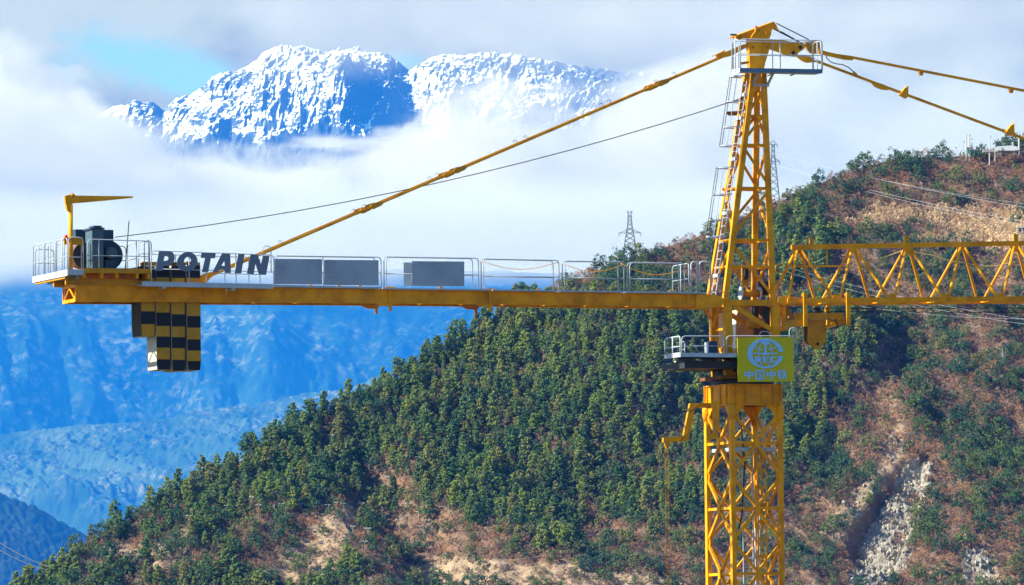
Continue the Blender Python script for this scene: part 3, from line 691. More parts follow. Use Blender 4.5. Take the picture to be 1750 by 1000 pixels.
STY = material('yellow_stripe_paint', (.52, .27, .02), .65, var=.5, vscale=2.2, dirt=(.22, .12, .03)); STD = material('weathered_dark_paint', (.055, .045, .035), .8, var=.6, vscale=3)
SGN = material('green_yellow_board', (.56, .50, .01), .55, var=.18, vscale=2.5); SGB = material('light_blue_lettering', (.28, .58, .92), .5)

crane = root_at('tower_crane', (C0.x, C0.y, 0), label='yellow tower crane with lattice mast, pointed head, long jib and counter-jib', cat='tower crane')
CW = WORLD[crane]
# ------------------------------------------------------------------ mast
PH = math.radians(25.9); MA = Vector((math.cos(PH), math.sin(PH), 0)); MB_ = Vector((-math.sin(PH), math.cos(PH), 0)); HS = .97
CC = [C0 + MA * a + MB_ * b for a, b in ((-HS, -HS), (HS, -HS), (HS, HS), (-HS, HS))]
def zat(py): return P(1251, py, -1.2).z
Z868 = zat(868); LV = (zat(756) - Z868)
ZTOP = zat(684)
mast = group_part('mast', crane)
zlow = Z868 - 2 * LV
for c_ in CC: MB().bar(c_ + ZX * zlow, c_ + ZX * ZTOP, .17, .17, MA).build('leg', YEL, mast)
def face_pair(i): return CC[i], CC[(i + 1) % 4]
for lv in (1, 0, -1):
    z_ = Z868 + lv * LV
    for i in range(4):
        a, b = face_pair(i); mid = (a + b) / 2; MB().bar(a + ZX * z_, b + ZX * z_, .095).build('cross_bar', YEL, mast)
        nrm = (mid - C0); nrm.z = 0; nrm.normalize()
        MB().slab([mid + ZX * (z_ - .17) - (b - a).normalized() * .1 + nrm * .06, mid + ZX * (z_ - .17) + (b - a).normalized() * .1 + nrm * .06, mid + ZX * (z_ + .17) + (b - a).normalized() * .1 + nrm * .06, mid + ZX * (z_ + .17) - (b - a).normalized() * .1 + nrm * .06], nrm * .02).build('gusset', YEL, mast)
        for e_ in (a, b):
            for sg in (1, -1):
                if lv == 1 and sg == 1: zz = z_ + LV * .44
                else: zz = z_ + sg * LV * .45
                MB().bar(mid + ZX * (z_ + sg * .06), e_ + (mid - e_).normalized() * .06 + ZX * zz, .095, .095, (b - a).normalized()).build('diagonal_brace', YEL, mast)
for lv in (.5, -.5, -1.5):
    z_ = Z868 + lv * LV; o_ = MB()
    for i in range(4):
        a, b = face_pair(i); d = (b - a).normalized()
        for e_, s_ in ((a, 1), (b, -1)):
            o_.slab([e_ + d * s_ * .085 + ZX * (z_ - .2), e_ + d * s_ * .17 + ZX * (z_ - .12), e_ + d * s_ * .17 + ZX * (z_ + .12), e_ + d * s_ * .085 + ZX * (z_ + .2)], d.cross(ZX) * .02)
    o_.build('joint_plates', YEL, mast)
o_ = MB()
for c_ in CC: o_.bar(c_, c_ + ZX * (zlow - .003), .17, .17, MA)
lv = 2
while Z868 - lv * LV > .4:
    z_ = Z868 - lv * LV
    for i in range(4):
        a, b = face_pair(i); mid = (a + b) / 2; o_.bar(a + ZX * z_, b + ZX * z_, .105)
        for e_ in (a, b):
            for sg in (1, -1): o_.bar(mid + ZX * (z_ + sg * .06), e_ + ZX * max(.05, z_ + sg * LV * .45), .11, .11, (b - a).normalized())
    lv += 1
o_.build('lower_mast_section', YEL, crane)
fb = MB(); fb.hexa([C0 + MA * a * 1.8 + MB_ * b * 1.8 + ZX * z_ for z_ in (-.5, .35) for a, b in ((-1, -1), (1, -1), (1, 1), (-1, 1))]); fb.build('footing', CONC, crane)
# ladder, riser cable and landing inside the mast
ld = MB(); lc = C0 + MA * .15 - MB_ * .0
l0, l1 = lc + MA * -.2, lc + MA * .2
ld.bar(l0 + ZX * .5, l0 + ZX * zat(762), .045); ld.bar(l1 + ZX * .5, l1 + ZX * zat(762), .045)
z_ = zat(1010)
while z_ < zat(765): ld.tube([l0 + ZX * z_, l1 + ZX * z_], .018, 5); z_ += .3
ld.build('mast_ladder', GAL, crane)
ld = MB(); l0 = C0 + MA * .55 + MB_ * .2; ld.bar(l0 + ZX * .5, l0 + ZX * zat(900), .05); ld.bar(l0 + MA * .18 + ZX * .5, l0 + MA * .18 + ZX * zat(860), .04)
for q_ in range(4): ld.tube([C0 + MA * .05 + ZX * (zat(880) - q_ * .75), l0 + ZX * (zat(880) - q_ * .75)], .018, 5)
ld.build('inner_ladder', GAL, crane)
MB().hexa([C0 + MA * a + MB_ * b + ZX * z_ for z_ in (zat(770), zat(764)) for a, b in ((-.85, -.85), (.85, -.85), (.85, .85), (-.85, .85))]).build('landing', GALP, crane)
MB().hexa([C0 + MA * a + MB_ * b + ZX * z_ for z_ in (zat(1003), zat(998)) for a, b in ((-.6, -.3), (.85, -.3), (.85, .85), (-.6, .85))]).build('landing', GALP, crane)
cabp = [P(1262, 655, -.2), P(1264, 700, -.2), P(1268, 745, -.2), P(1273, 790, -.2), P(1270, 840, -.2), P(1268, 880, -.2), P(1258, 930, -.2), P(1250, 970, -.2), P(1247, 1010, -.2)]
MB().tube(cabp, .03, 6).build('riser_cable', DKM, crane, True)
# perforated rack on the front right face
rk = MB(); g0 = (CC[0] + CC[1]) / 2 + MA * .27 + MB_ * .12
for q_ in range(11):
    zt = zat(770) - q_ * .62; rk.bar(g0 + ZX * (zt - .12), g0 + ZX * (zt - .44), .09, .03, MA); rk.hexa([g0 + MA * a + MB_ * b + ZX * z_ for z_ in (zt - .12, zt + .0) for a, b in ((-.17, -.02), (.17, -.02), (.17, .02), (-.17, .02))])
for s_ in (-.17, .17): rk.bar(g0 + MA * s_ + ZX * zat(1010), g0 + MA * s_ + ZX * zat(760), .04)
rk.build('climbing_rack', YEL2, crane)
# ------------------------------------------------------------------ slewing support
sb = group_part('slewing_support', crane); zb, zt = zat(690.5), zat(657)
H2 = 1.07
KK = [C0 + MA * a * H2 + MB_ * b * H2 for a, b in ((-1, -1), (1, -1), (1, 1), (-1, 1))]
for i in range(4):
    a, b = KK[i], KK[(i + 1) % 4]; d = (b - a).normalized(); nrm = d.cross(ZX)
    w_ = MB(); ins = .06
    w_.slab([a - nrm * ins + ZX * zb, b - nrm * ins + ZX * zb, b - nrm * ins + ZX * zt, a - nrm * ins + ZX * zt], -nrm * .03)
    w_.slab([a + ZX * (zb - .03), b + ZX * (zb - .03), b + ZX * zb, a + ZX * zb], -nrm * .25)
    w_.slab([a + ZX * zt, b + ZX * zt, b + ZX * (zt + .03), a + ZX * (zt + .03)], -nrm * .25)
    for f_ in (.12, .30, .60, .82): c_ = a.lerp(b, f_) - nrm * .03; w_.bar(c_ + ZX * zb, c_ + ZX * zt, .03, .06, d)
    w_.build('box_beam', YEL, sb)
    # haunches down to the mast legs
    h_ = MB(); m_ = CC[i]; dd = d; e2 = (KK[i - 1] - a).normalized()
    h_.slab([a + dd * .03 - nrm * .08 + ZX * (zb - .03), a + dd * .62 - nrm * .08 + ZX * (zb - .03), a + dd * .28 - nrm * .08 + ZX * (zb - .42), a + dd * .2 - nrm * .08 + ZX * (zb - .7), a + dd * .03 - nrm * .08 + ZX * (zb - .7)], -nrm * .03)
    m2 = KK[(i + 1) % 4]
    h_.slab([m2 - dd * .03 - nrm * .08 + ZX * (zb - .03), m2 - dd * .62 - nrm * .08 + ZX * (zb - .03), m2 - dd * .28 - nrm * .08 + ZX * (zb - .42), m2 - dd * .2 - nrm * .08 + ZX * (zb - .7), m2 - dd * .03 - nrm * .08 + ZX * (zb - .7)], -nrm * .03)
    h_.build('haunch', YEL, sb)
    lug = MB(); c_ = a + (C0 - a).normalized() * .12; c_.z = 0
    lug.tube([c_ + ZX * (zb + .05), c_ + ZX * (zb - .1), c_ + ZX * (zb - .35), c_ + ZX * (zb - .55)], [.10, .15, .15, .09], 10); lug.build('corner_socket', YEL, sb, True)
ring = MB(); ring.tube([C0 + ZX * (zt + .035), C0 + ZX * (zt + .17)], 1.12, 40); ring.tube([C0 + ZX * (zt + .173), C0 + ZX * (zt + .32)], 1.0, 40); ring.build('slewing_ring', DKM, crane)
zr = zt + .33
# ------------------------------------------------------------------ pivot frame
TV = .66
pf = group_part('pivot_frame', crane)
uNL, zT = UZ(1243, 512, -TV); uNR, _ = UZ(1324, 512, -TV)
for v_ in (-TV, TV):
    for u_ in (uNL, uNR): MB().bar(WL(u_, v_, zr), WL(u_, v_, zT - .001), .28 if v_ < 0 else .26, .24, UX).build('post', YEL, pf)
    MB().bar(WL(uNL - .1, v_, zT - .11), WL(uNR + .1, v_, zT - .11), .275, .2, VX).build('top_beam', YEL, pf)
    a = UZ(1253, 522, -TV); b = UZ(1322, 566, -TV)
    MB().bar(WL(a[0], v_, a[1]), WL(b[0], v_, b[1]), .12, .16, VX).build('diagonal_brace', YEL, pf)
    MB().box(uNL - .1, uNR + .1, v_ - .15, v_ + .15, zr, zr + .14).build('base_beam', YEL, pf)
for u_ in (uNL, uNR):
    MB().bar(WL(u_, -TV, zT - .11), WL(u_, TV, zT - .11), .22, .19, ZX).build('cross_beam', YEL, pf)
    z1 = UZ(1238, 562, -TV)[1]; z2 = UZ(1238, 600, -TV)[1]
    MB().tube([WL(u_, -TV, z1), WL(u_, TV, z1)], .055, 8).build('cross_tube', YEL, pf)
    MB().tube([WL(u_, -TV, z1 - .05), WL(u_, 0, z2), WL(u_, TV, z1 - .05)], .05, 8).build('side_brace', YEL, pf)
    MB().tube([WL(u_, 0, z2), WL(u_, -TV * .9, zr + .2)], .05, 8).build('side_brace', YEL, pf)
    MB().tube([WL(u_, 0, z2), WL(u_, TV * .9, zr + .2)], .05, 8).build('side_brace', YEL, pf)
MB().box(-1.25, 1.2, -1.05, 1.05, zr - .12, zr - .001).build('turntable_plate', RUST_, crane)
# slewing motors and brown gearbox seen through the frame
mo = group_part('slewing_motor', crane)
a = UZ(1301, 575, .2); b = UZ(1301, 522, .2); MB().tube([WL(a[0], .2, a[1]), WL(b[0], .2, b[1])], [.3, .27], 16).build('gear_casing', RUST_, mo, True)
a = UZ(1285, 557, -.1); MB().tube([WL(a[0] - .2, -.2, a[1] + .05), WL(a[0] + .4, -.2, a[1] + .1)], .15, 12).build('motor', YEL2, mo, True)
b = UZ(1290, 540, -.2); MB().tube([WL(b[0], -.2, b[1] - .1), WL(b[0], -.2, b[1] + .4)], .14, 12).build('brake', DKM, mo, True)
c_ = UZ(1310, 555, .1); MB().box(c_[0] - .22, c_[0] + .3, -.1, .45, c_[1] - .5, c_[1] + .7).build('resistor_box', BLUD, mo)
# cab on the far side
cb = group_part('operator_cab', crane); u0, z1 = UZ(1258, 528, 1.15); u1, z0 = UZ(1305, 600, 1.15)
def cabbox(): 
    m_ = MB(); pts = [(u0, z0), (u1, z0), (u1, z1 - .25), (u1 - .3, z1), (u0 + .1, z1 - .02), (u0, z1 - .25)]
    m_.slab([WL(a_, 1.15, b_) for a_, b_ in pts], VX * 1.25); return m_
cabbox().build('shell', CABM, cb)
MB().box(u0 - .012, u0 - .004, 1.2, 2.35, z0 + .1, z1 - .3).build('side_panel', CABW, cb)
MB().box(u0 - .02, u0 - .013, 1.45, 1.95, z0 + .35, z1 - .55).build('window', GLS, cb)
MB().box(u0 + .12, u1 - .12, 1.135, 1.149, z0 + .2, z1 - .35).build('panel', CABM, cb)
uw, zw = UZ(1231, 535, 1.1); _, zw0 = UZ(1231, 612, 1.1)
MB().box(uw - .08, uw + .1, 1.1, 1.7, zw0, zw).build('white_cabinet', CABW, crane)
# teal cabinet right of the frame
a = UZ(1325, 566, .2); b = UZ(1352, 582, .2); gx = MB(); gx.box(a[0], b[0], .2, .9, b[1], a[1]); gx.box(a[0] - .03, b[0] + .03, .17, .93, a[1] + .001, a[1] + .035); gx.build('electrical_cabinet', GRN, crane)
# winch machinery at the foot of the head
wn = group_part('erection_winch', crane)
a = UZ(1267, 507, -.1); b = UZ(1296, 497, -.1); MB().tube([WL(a[0], -.1, a[1] + .12), WL(b[0], -.1, a[1] + .12)], .13, 14).build('drum', YEL2, wn, True)
for px in (1265, 1297): q_ = UZ(px, 502, -.1); MB().tube([WL(q_[0], -.1, a[1] + .12), WL(q_[0] + .04, -.1, a[1] + .12)], .24, 20).build('flange', GAL, wn)
c_ = UZ(1297, 492, .1); MB().tube([WL(c_[0], .1, c_[1]), WL(c_[0] + .3, .1, c_[1])], .28, 16).build('motor', DKM, wn, True)
c_ = UZ(1272, 468, 0.0); MB().tube([WL(c_[0] - .06, 0, c_[1]), WL(c_[0] + .06, 0, c_[1])], .26, 20).build('rope_pulley', DKM, wn); MB().box(c_[0] - .13, c_[0] + .13, -.12, -.02, c_[1] - .45, c_[1] + .32).build('pulley_cheek', YEL2, wn)
# ------------------------------------------------------------------ tower head
th = group_part('tower_head', crane)
def headpt(k_, py):           # k: NL NR FL FR
    x0, x1 = {'NL': (1240, 1287), 'NR': (1320.5, 1304.5), 'FL': (1212, 1276), 'FR': (1289, 1294)}[k_]
    return x0 + (x1 - x0) * (505 - py) / 380.
hb = {k_: (UZ(headpt(k_, 505), 505, v_), UZ(headpt(k_, 128), 128, v_ * .42)) for k_, v_ in (('NL', -TV), ('NR', -TV), ('FL', TV), ('FR', TV))}
ZH0, ZH1 = hb['NL'][0][1], hb['NL'][1][1]
def hp(k_, z):
    (ua, _), (ub, _) = hb[k_]; f_ = (z - ZH0) / (ZH1 - ZH0); sv = -1 if k_[0] == 'N' else 1
    return WL(ua + (ub - ua) * f_, sv * TV * (1 - .58 * f_), z)
for k_ in hb: MB().bar(hp(k_, zT), hp(k_, ZH1 + .1), .19, .17, UX).build('leg', YEL, th)
def zh(py): return UZ(1262, py, -TV * .7)[1]
levels = [zh(y) for y in (456, 410, 321, 247, 197)]
for z_ in levels:
    for a, b in (('NL', 'NR'), ('FL', 'FR'), ('NL', 'FL'), ('NR', 'FR')):
        if z_ == levels[0] and a + b in ('NLNR', 'FLFR') and False: continue
        MB().tube([hp(a, z_), hp(b, z_)], .045, 8).build('cross_bar', YEL, th)
for a, b in (('NL', 'NR'), ('FL', 'FR'), ('NL', 'FL'), ('NR', 'FR')):
    for za, zb_ in ((levels[1] - .15, zT + .15), (levels[1] + .15, levels[2] - .1), (levels[3] - .1, levels[2] + .15), (levels[3] + .2, levels[4] + .1), (levels[4] + .1, levels[4] + 1.0)):
        MB().tube([hp(a, za), hp(b, zb_)], .055, 8).build('diagonal_brace', YEL, th)
MB().slab([hp('NL', levels[4] - .05), hp('NL', levels[4] + .1), hp('FL', levels[4] + .1), hp('FL', levels[4] - .05)], -UX * .12).build('cross_plate', YEL2, th)
q_ = hp('FL', zh(190)); MB().slab([q_ - UX * .5 + ZX * .05, q_ + ZX * .08, q_ - ZX * .08, q_ - UX * .42 - ZX * .1, q_ - UX * .52 - ZX * .03], VX * .05).build('lug', RUST_, th)
q_ = hp('FL', zh(321)); MB().slab([q_ - UX * .2 + ZX * .05, q_ + ZX * .05, q_ - ZX * .05, q_ - UX * .2 - ZX * .04], VX * .05).build('lug', YEL, th)
# head plates; coordinates read in an enlarged view (5x, origin 1180,20)
def E4(l): return [(1180 + x / 5., 20 + y / 5.) for x, y in l]
body = [(383, 208), (548, 150), (600, 128), (712, 85), (735, 115), (745, 145), (768, 165), (735, 155), (715, 140), (693, 160), (690, 195), (672, 235), (675, 320), (640, 440), (628, 490), (510, 490), (500, 300), (500, 235), (395, 243)]
hd = group_part('head_block', crane)
MB().plate(E4(body), -.28, .05).build('cheek_plate', YEL, hd); MB().plate(E4(body), .22, .05).build('cheek_plate', YEL, hd)
ins = MB(); ins.plate(E4([(510, 160), (650, 130), (665, 235), (660, 320), (610, 470), (520, 470)]), -.228, .44); ins.build('core', YEL2, hd)
ins = MB(); ins.plate(E4([(386, 205), (710, 84), (722, 96), (395, 218)]), -.34, .65); ins.build('cap_plate', YEL, hd)
for x, y in ((535, 305), (655, 305), (430, 220), (590, 160)): q_ = E4([(x, y)])[0]; MB().tube([P(*q_, -.33), P(*q_, -.27)], .05, 10).build('bolt', YEL2, hd)
MB().plate(E4([(675, 232), (800, 245), (930, 268), (975, 290), (985, 305), (960, 328), (925, 350), (905, 385), (840, 380), (780, 355), (675, 318)]), -.2, .09).build('stay_plate', YEL, hd)
for x, y in ((940, 305), (880, 352)): q_ = E4([(x, y)])[0]; MB().tube([P(*q_, -.26), P(*q_, -.19)], .07, 12).build('pin', DKM, hd)
MB().plate(E4([(980, 255), (1070, 250), (1105, 262), (1110, 330), (1090, 360), (1030, 355), (1000, 320), (985, 290)]), -.05, .12).build('pulley_housing', YEL2, hd)
MB().plate(E4([(640, 170), (690, 155), (692, 172), (650, 192)]), -.4, .1).build('roller', YEL, hd)
MB().plate(E4([(430, 432), (500, 422), (500, 442), (430, 455)]), -.1, .06).build('lug', YEL2, hd)
# ladder with safety cage on the left side of the head
lad = group_part('caged_ladder', crane)
def lpt(z, off=0.0, s=0.0):
    a, b = hp('NL', z), hp('FL', z); c_ = a.lerp(b, .52); return c_ - UX * (.14 + off) + VX * s
st = MB()
for s_ in (-.2, .2): st.tube([lpt(zT + .1, 0, s_), lpt(ZH1 - .2, 0, s_)], .022, 6)
z_ = zT + .3
while z_ < ZH1 - .2: st.tube([lpt(z_, 0, -.2), lpt(z_, 0, .2)], .016, 5); z_ += .3
st.build('rungs', GAL, lad)
hoops = [131, 174, 218, 250, 287, 333, 376, 405]
zh_ = [UZ(1262 if y < 260 else 1240, y, 0)[1] for y in hoops]
for z_ in zh_:
    m_ = MB(); pts = []
    for q_ in range(11):
        t_ = math.pi * q_ / 10; r_ = .62
        pts.append(lpt(z_, math.sin(t_) * r_, -math.cos(t_) * .36))
    for a, b in zip(pts, pts[1:]): m_.bar(a, b, .05, .008, ZX)
    m_.build('cage_hoop', GAL, lad)
for grp in (zh_[:4], zh_[4:]):
    for t_ in (.25, .5, .75):
        t2 = math.pi * t_; m_ = MB(); m_.tube([lpt(z_, math.sin(t2) * .62, -math.cos(t2) * .36) for z_ in grp], .013, 5); m_.build('cage_strip', DKM if t_ > .3 else GAL, lad)
for z_ in (zh(130 + 30), zh(200), zh(270), zh(363), zh(470)): q_ = lpt(z_); MB().box_at(q_, .16) if False else MB().bar(q_ - VX * .24, q_ + VX * .24, .1, .12).build('ladder_clamp', GAL, lad)
# ------------------------------------------------------------------ railings and platforms
def rail(parent, xl, xr, ytl, ytr, ybl, ybr, v, posts=(), mid=.5, r=.019, corner=.12, mat=GAL, name='guard_rail', mids=(None,)):
    a = UZ(xl, ytl, v); b = UZ(xr, ytr, v); zl = UZ(xl, ybl, v)[1]; zr_ = UZ(xr, ybr, v)[1]; ul, ur = a[0], b[0]; m_ = MB()
    c_ = corner
    pts = [WL(ul, v, zl), WL(ul, v, a[1] - c_), WL(ul + c_ * .3, v, a[1] - c_ * .3), WL(ul + c_, v, a[1]), WL(ur - c_, v, b[1]), WL(ur - c_ * .3, v, b[1] - c_ * .3), WL(ur, v, b[1] - c_), WL(ur, v, zr_)]
    m_.tube(pts, r, 7)
    for f_ in ([mid] if not isinstance(mid, (list, tuple)) else mid): m_.tube([WL(ul, v, zl + (a[1] - zl) * f_), WL(ur, v, zr_ + (b[1] - zr_) * f_)], r * .8, 6)
    for px in posts:
        u_ = UZ(px, (ytl + ytr) / 2, v)[0]; f_ = (u_ - ul) / (ur - ul); m_.tube([WL(u_, v, zl + (zr_ - zl) * f_), WL(u_, v, a[1] + (b[1] - a[1]) * f_)], r, 6)
    return m_.build(name, mat, parent, True)
def railV(parent, u, v0, v1, z0, z1, posts=2, r=.019, mat=GAL, mid=.5):
    m_ = MB(); c_ = .12
    m_.tube([WL(u, v0, z0), WL(u, v0, z1 - c_), WL(u, v0 + c_ * .3, z1 - c_ * .3), WL(u, v0 + c_, z1), WL(u, v1 - c_, z1), WL(u, v1 - c_ * .3, z1 - c_ * .3), WL(u, v1, z1 - c_), WL(u, v1, z0)], r, 7)
    m_.tube([WL(u, v0, z0 + (z1 - z0) * mid), WL(u, v1, z0 + (z1 - z0) * mid)], r * .8, 6)
    for q_ in range(1, posts): vv = v0 + (v1 - v0) * q_ / posts; m_.tube([WL(u, vv, z0), WL(u, vv, z1)], r, 6)
    return m_.build('guard_rail', mat, parent, True)
# top platform
tp = group_part('top_platform', crane); v0 = -1.12; v1 = -.36
uL, zP = UZ(1264.5, 119, v0); uR, _ = UZ(1405.8, 122, v0); zP -= .03
MB().box(uL, uR, v0 + .02, v1, zP - .03, zP + .02).build('deck', PALE, tp)
MB().slab([WL(uL, v0, zP - .06), WL(uR, v0, zP - .04), WL(uR, v0, zP + .11), WL(uL, v0, zP + .09)], VX * .015).build('toe_board', material('blue_grey_toe_board', (.10, .20, .33), .5, var=.3), tp)
MB().slab([WL(uL, v0 + .016, zP - .06), WL(uL, v1, zP - .06), WL(uL, v1, zP + .09), WL(uL, v0 + .016, zP + .09)], UX * .012).build('toe_board', CABW, tp)
zt_ = UZ(1270, 66.8, v0)[1]; zt2 = UZ(1400, 69.5, v0)[1]
rail(tp, 1265, 1405, 66.8, 69.3, 118, 121, v0, (1333,), .5, name='guard_rail')
rail(tp, 1252.5, 1388.5, 70.5, 72.8, 120, 122, v1, (1320,), .52)
railV(tp, uL, v0 + .1, v1, zP, zt_, 2); railV(tp, uR, v0 + .1, v1 + .1, zP, zt2, 2)
for px in (1312, 1350): MB().bar(P(px, 129.5, v1 - .1), P(px + 12, 125, v1 - .1), .05, .04).build('bracket', DKM, tp)
a = P(1321, 126, -.7); b = P(1312, 145, -.4); MB().bar(a, b, .09, .05).build('strut', GAL, tp); MB().bar(P(1296, 124, -.7), P(1288, 142, -.4), .09, .05).build('strut', GAL, tp)
MB().bar(P(1288, 145, -.45), P(1314, 146.5, -.45), .09, .08).build('support_beam', GAL, tp)
# lamp and wind gauge on the head
lp = group_part('warning_lamp', crane); MB().tube([P(1292.5, 48.5, -.3), P(1292.5, 44.5, -.3)], .04, 10).build('red_lens', RED, lp, True); MB().tube([P(1283, 66, -.36), P(1286, 60, -.36), P(1291, 54, -.36), P(1291.5, 48.6, -.34)], .028, 6).build('bracket', YEL, lp, True)
an = group_part('wind_gauge', crane); m_ = MB(); m_.tube([P(1253, 70, -.5), P(1253, 60, -.5)], .015, 6); m_.tube([P(1250, 60, -.5), P(1257, 60, -.5)], .012, 5); m_.build('stem', DKM, an)
for px in (1250, 1253.5, 1257): q_ = P(px, 59.4, -.5); MB().tube([q_ - UX * .035, q_ + UX * .035], .035, 8).build('cup', DKM, an, True)
# ------------------------------------------------------------------ jib
jb = group_part('jib', crane); JV = .88
ua, za = UZ(1345, 514, -JV); ub, zb2 = UZ(1750, 510.5, -JV)
def jz(u): return za + (zb2 - za) * (u - ua) / (ub - ua)
utA, ztA = UZ(1365, 422.5, 0); utB, ztB = UZ(1735.4, 416, 0)
def jt(u): return ztA + (ztB - ztA) * (u - utA) / (utB - utA)
bay = (utB - utA) / 4.; uN0 = UZ(1430, 512, -JV)[0] - bay; UEND = utA + bay * 19.5
UV = utB + bay * .75
for v_ in (-JV, JV): MB().bar(WL(ua, v_, jz(ua)), WL(UV, v_, jz(UV)), .16, .17, VX).build('lower_chord', YEL, jb)
uS = UZ(1352, 423, 0)[0]; MB().bar(WL(uS, 0, jt(uS)), WL(UV, 0, jt(UV)), .17, .17, VX).build('top_chord', YEL, jb)
far = MB()
for v_ in (-JV, JV): far.bar(WL(UV + .002, v_, jz(UV)), WL(UEND, v_, jz(UEND)), .16, .17, VX)
far.bar(WL(UV + .002, 0, jt(UV)), WL(UEND, 0, jt(UEND)), .17, .17, VX)
for k_ in range(19):
    ut = utA + bay * k_; inview = ut < UV
    for sg in (-1, 1):
        for du in (0, 1):
            un = uN0 + bay * (k_ + du)
            A = WL(ut + (du * 2 - 1) * .09, sg * .07, jt(ut) - .13); B = WL(un - (du * 2 - 1) * .12, sg * JV, jz(un) + .06)
            if k_ == 0 and du == 0: B = WL(ua + .05, sg * JV, jz(ua) + .06)
            if inview: MB().tube([A, B], .055, 8).build('diagonal_brace', YEL, jb)
            else: far.tube([A, B], .055, 8)
    gm_ = MB() if inview else far
    gm_.slab([WL(ut - .22, -.075, jt(ut) - .07), WL(ut + .22, -.075, jt(ut) - .07), WL(ut + .13, -.075, jt(ut) - .24), WL(ut - .13, -.075, jt(ut) - .24)], VX * .15)
    if inview: gm_.build('node_plate', YEL, jb)
    un = uN0 + bay * (k_ + 1)
    if inview:
        MB().bar(WL(un, -JV, jz(un) - .02), WL(un, JV, jz(un) - .02), .07, .05).build('cross_bar', YEL, jb)
        MB().slab([WL(un - .2, -JV - .04, jz(un) + .083), WL(un + .2, -JV - .04, jz(un) + .083), WL(un + .1, -JV - .04, jz(un) + .2), WL(un - .1, -JV - .04, jz(un) + .2)], VX * .06).build('node_plate', YEL, jb)
        MB().bar(WL(un, -JV, jz(un) - .03), WL(un + bay, JV, jz(un) - .03), .05, .04).build('floor_brace', YEL, jb)
far.build('outer_jib_section', YEL, crane)
for px in (1386, 1549, 1735): a = UZ(px, 417, 0); MB().box(a[0] - .08, a[0] + .08, -.07, .07, jt(a[0]) + .087, jt(a[0]) + .33).build('lifting_peg', YEL2, jb)
for px in (1549, 1738): a = UZ(px, 417, 0); MB().box(a[0] - .02, a[0] + .12, -.1, .1, jt(a[0]) - .3, jt(a[0]) + .0).build('splice', YEL, jb)
m_ = MB(); m_.bar(P(1352, 455, .0), P(1434, 455, .0), .06, .07, VX); m_.bar(P(1384, 478, .2), P(1420, 477, .2), .03); m_.bar(P(1390, 495, .3), P(1412, 495, .3), .03); m_.bar(P(1413.5, 428, 0), P(1413.5, 453, 0), .035); m_.build('access_step', YEL, jb)
MB().tube([P(1345, 451, -.4), P(1329, 452, -.4), P(1325, 456, -.4), P(1326, 464, -.4), P(1331, 466, -.4), P(1340, 464, -.4)], .025, 7).build('grab_rail', YEL2, jb, True)
MB().plate([(1330, 510), (1336, 506), (1362, 508), (1362, 520), (1336, 521), (1330, 517)], -JV - .02, .12).build('foot_plate', YEL, jb)
MB().plate([(1330, 510), (1336, 506), (1362, 508), (1362, 520), (1336, 521), (1330, 517)], JV - .1, .12).build('foot_plate', YEL, jb)
MB().bar(P(1328, 521, -.7), P(1340, 540, -.5), .1, .2).build('buffer_strut', YEL, jb); MB().bar(P(1339, 522, -.6), P(1339, 566, -.6), .13, .14).build('hanger_post', YEL, jb)
# pendant bars
def link(name, parent, pts, v, th=.07): return MB().plate(pts, v, th).build(name, YEL, parent)
tb = group_part('jib_tie_bar', crane)
def far_pt(p1, p2, v, L): a, b = P(*p1, v), P(*p2, v); d = (b - a).normalized(); return a, a + d * L
a, b = far_pt((1458, 98.5), (1750, 155), -.1, 33.0); MB().bar(a, b, .07, .09, VX).build('bar', YEL, tb)
MB().plate([(1400, 84), (1412, 88), (1430, 92), (1445, 94), (1458, 96), (1461, 99), (1457, 103), (1444, 102), (1430, 99), (1400, 92)], -.15, .08).build('link_plate', YEL, tb)
for x, y in ((1575, 121), (1729, 151)): MB().plate([(x - 4, y), (x + 4, y + 1), (x + 2, y + 8), (x - 2, y + 8)], -.18, .12).build('rest_lug', YEL, tb)
tb = group_part('jib_tie_bar', crane)
a, b = far_pt((1394, 104), (1742, 234), -.1, 20.1); MB().bar(a, b, .075, .09, VX).build('bar', YEL, tb)
MB().plate(E4([(905, 372), (960, 368), (1030, 388), (1062, 412), (1070, 430), (1000, 437), (960, 420), (925, 395)]), -.25, .1).build('link_plate', YEL, tb)
MB().plate([(1490, 140.5), (1500, 141), (1512, 145), (1520, 151), (1518, 154), (1508, 153), (1496, 148)], -.18, .12).build('link_plate', YEL, tb)
for x, y in ((1547.5, 161), (1728.5, 225)): MB().plate([(x - 9, y + 1), (x - 1, y - 10), (x + 5, y - 14), (x + 5, y + 3), (x + 2, y + 7)], -.2, .2).build('guide_fin', YEL, tb)
MB().plate([(1457, 127), (1460, 122), (1464, 125), (1468, 132)], -.16, .08).build('rope_lug', YEL, tb)
MB().tube([P(1411, 94, -.12), P(1414, 101, -.12), P(1420, 106, -.12), P(1428, 109, -.12), P(1440, 110.5, -.12), P(1450, 115, -.12), P(1459, 123, -.12)], .018, 6).build('slack_cable', DKM, crane, True)
q0 = E4([(735, 100), (1010, 238)]); q1 = E4([(705, 145), (990, 292)]); q2 = E4([(770, 168), (985, 290)])
for q_ in (q0, q1, q2): MB().tube([P(*q_[0], -.1), P(*q_[1], -.1)], .02, 6).build('head_rope', ROPE, crane)
tb = group_part('counter_jib_tie_bars', crane)
T0, T1 = (1238, 96), (352, 475)
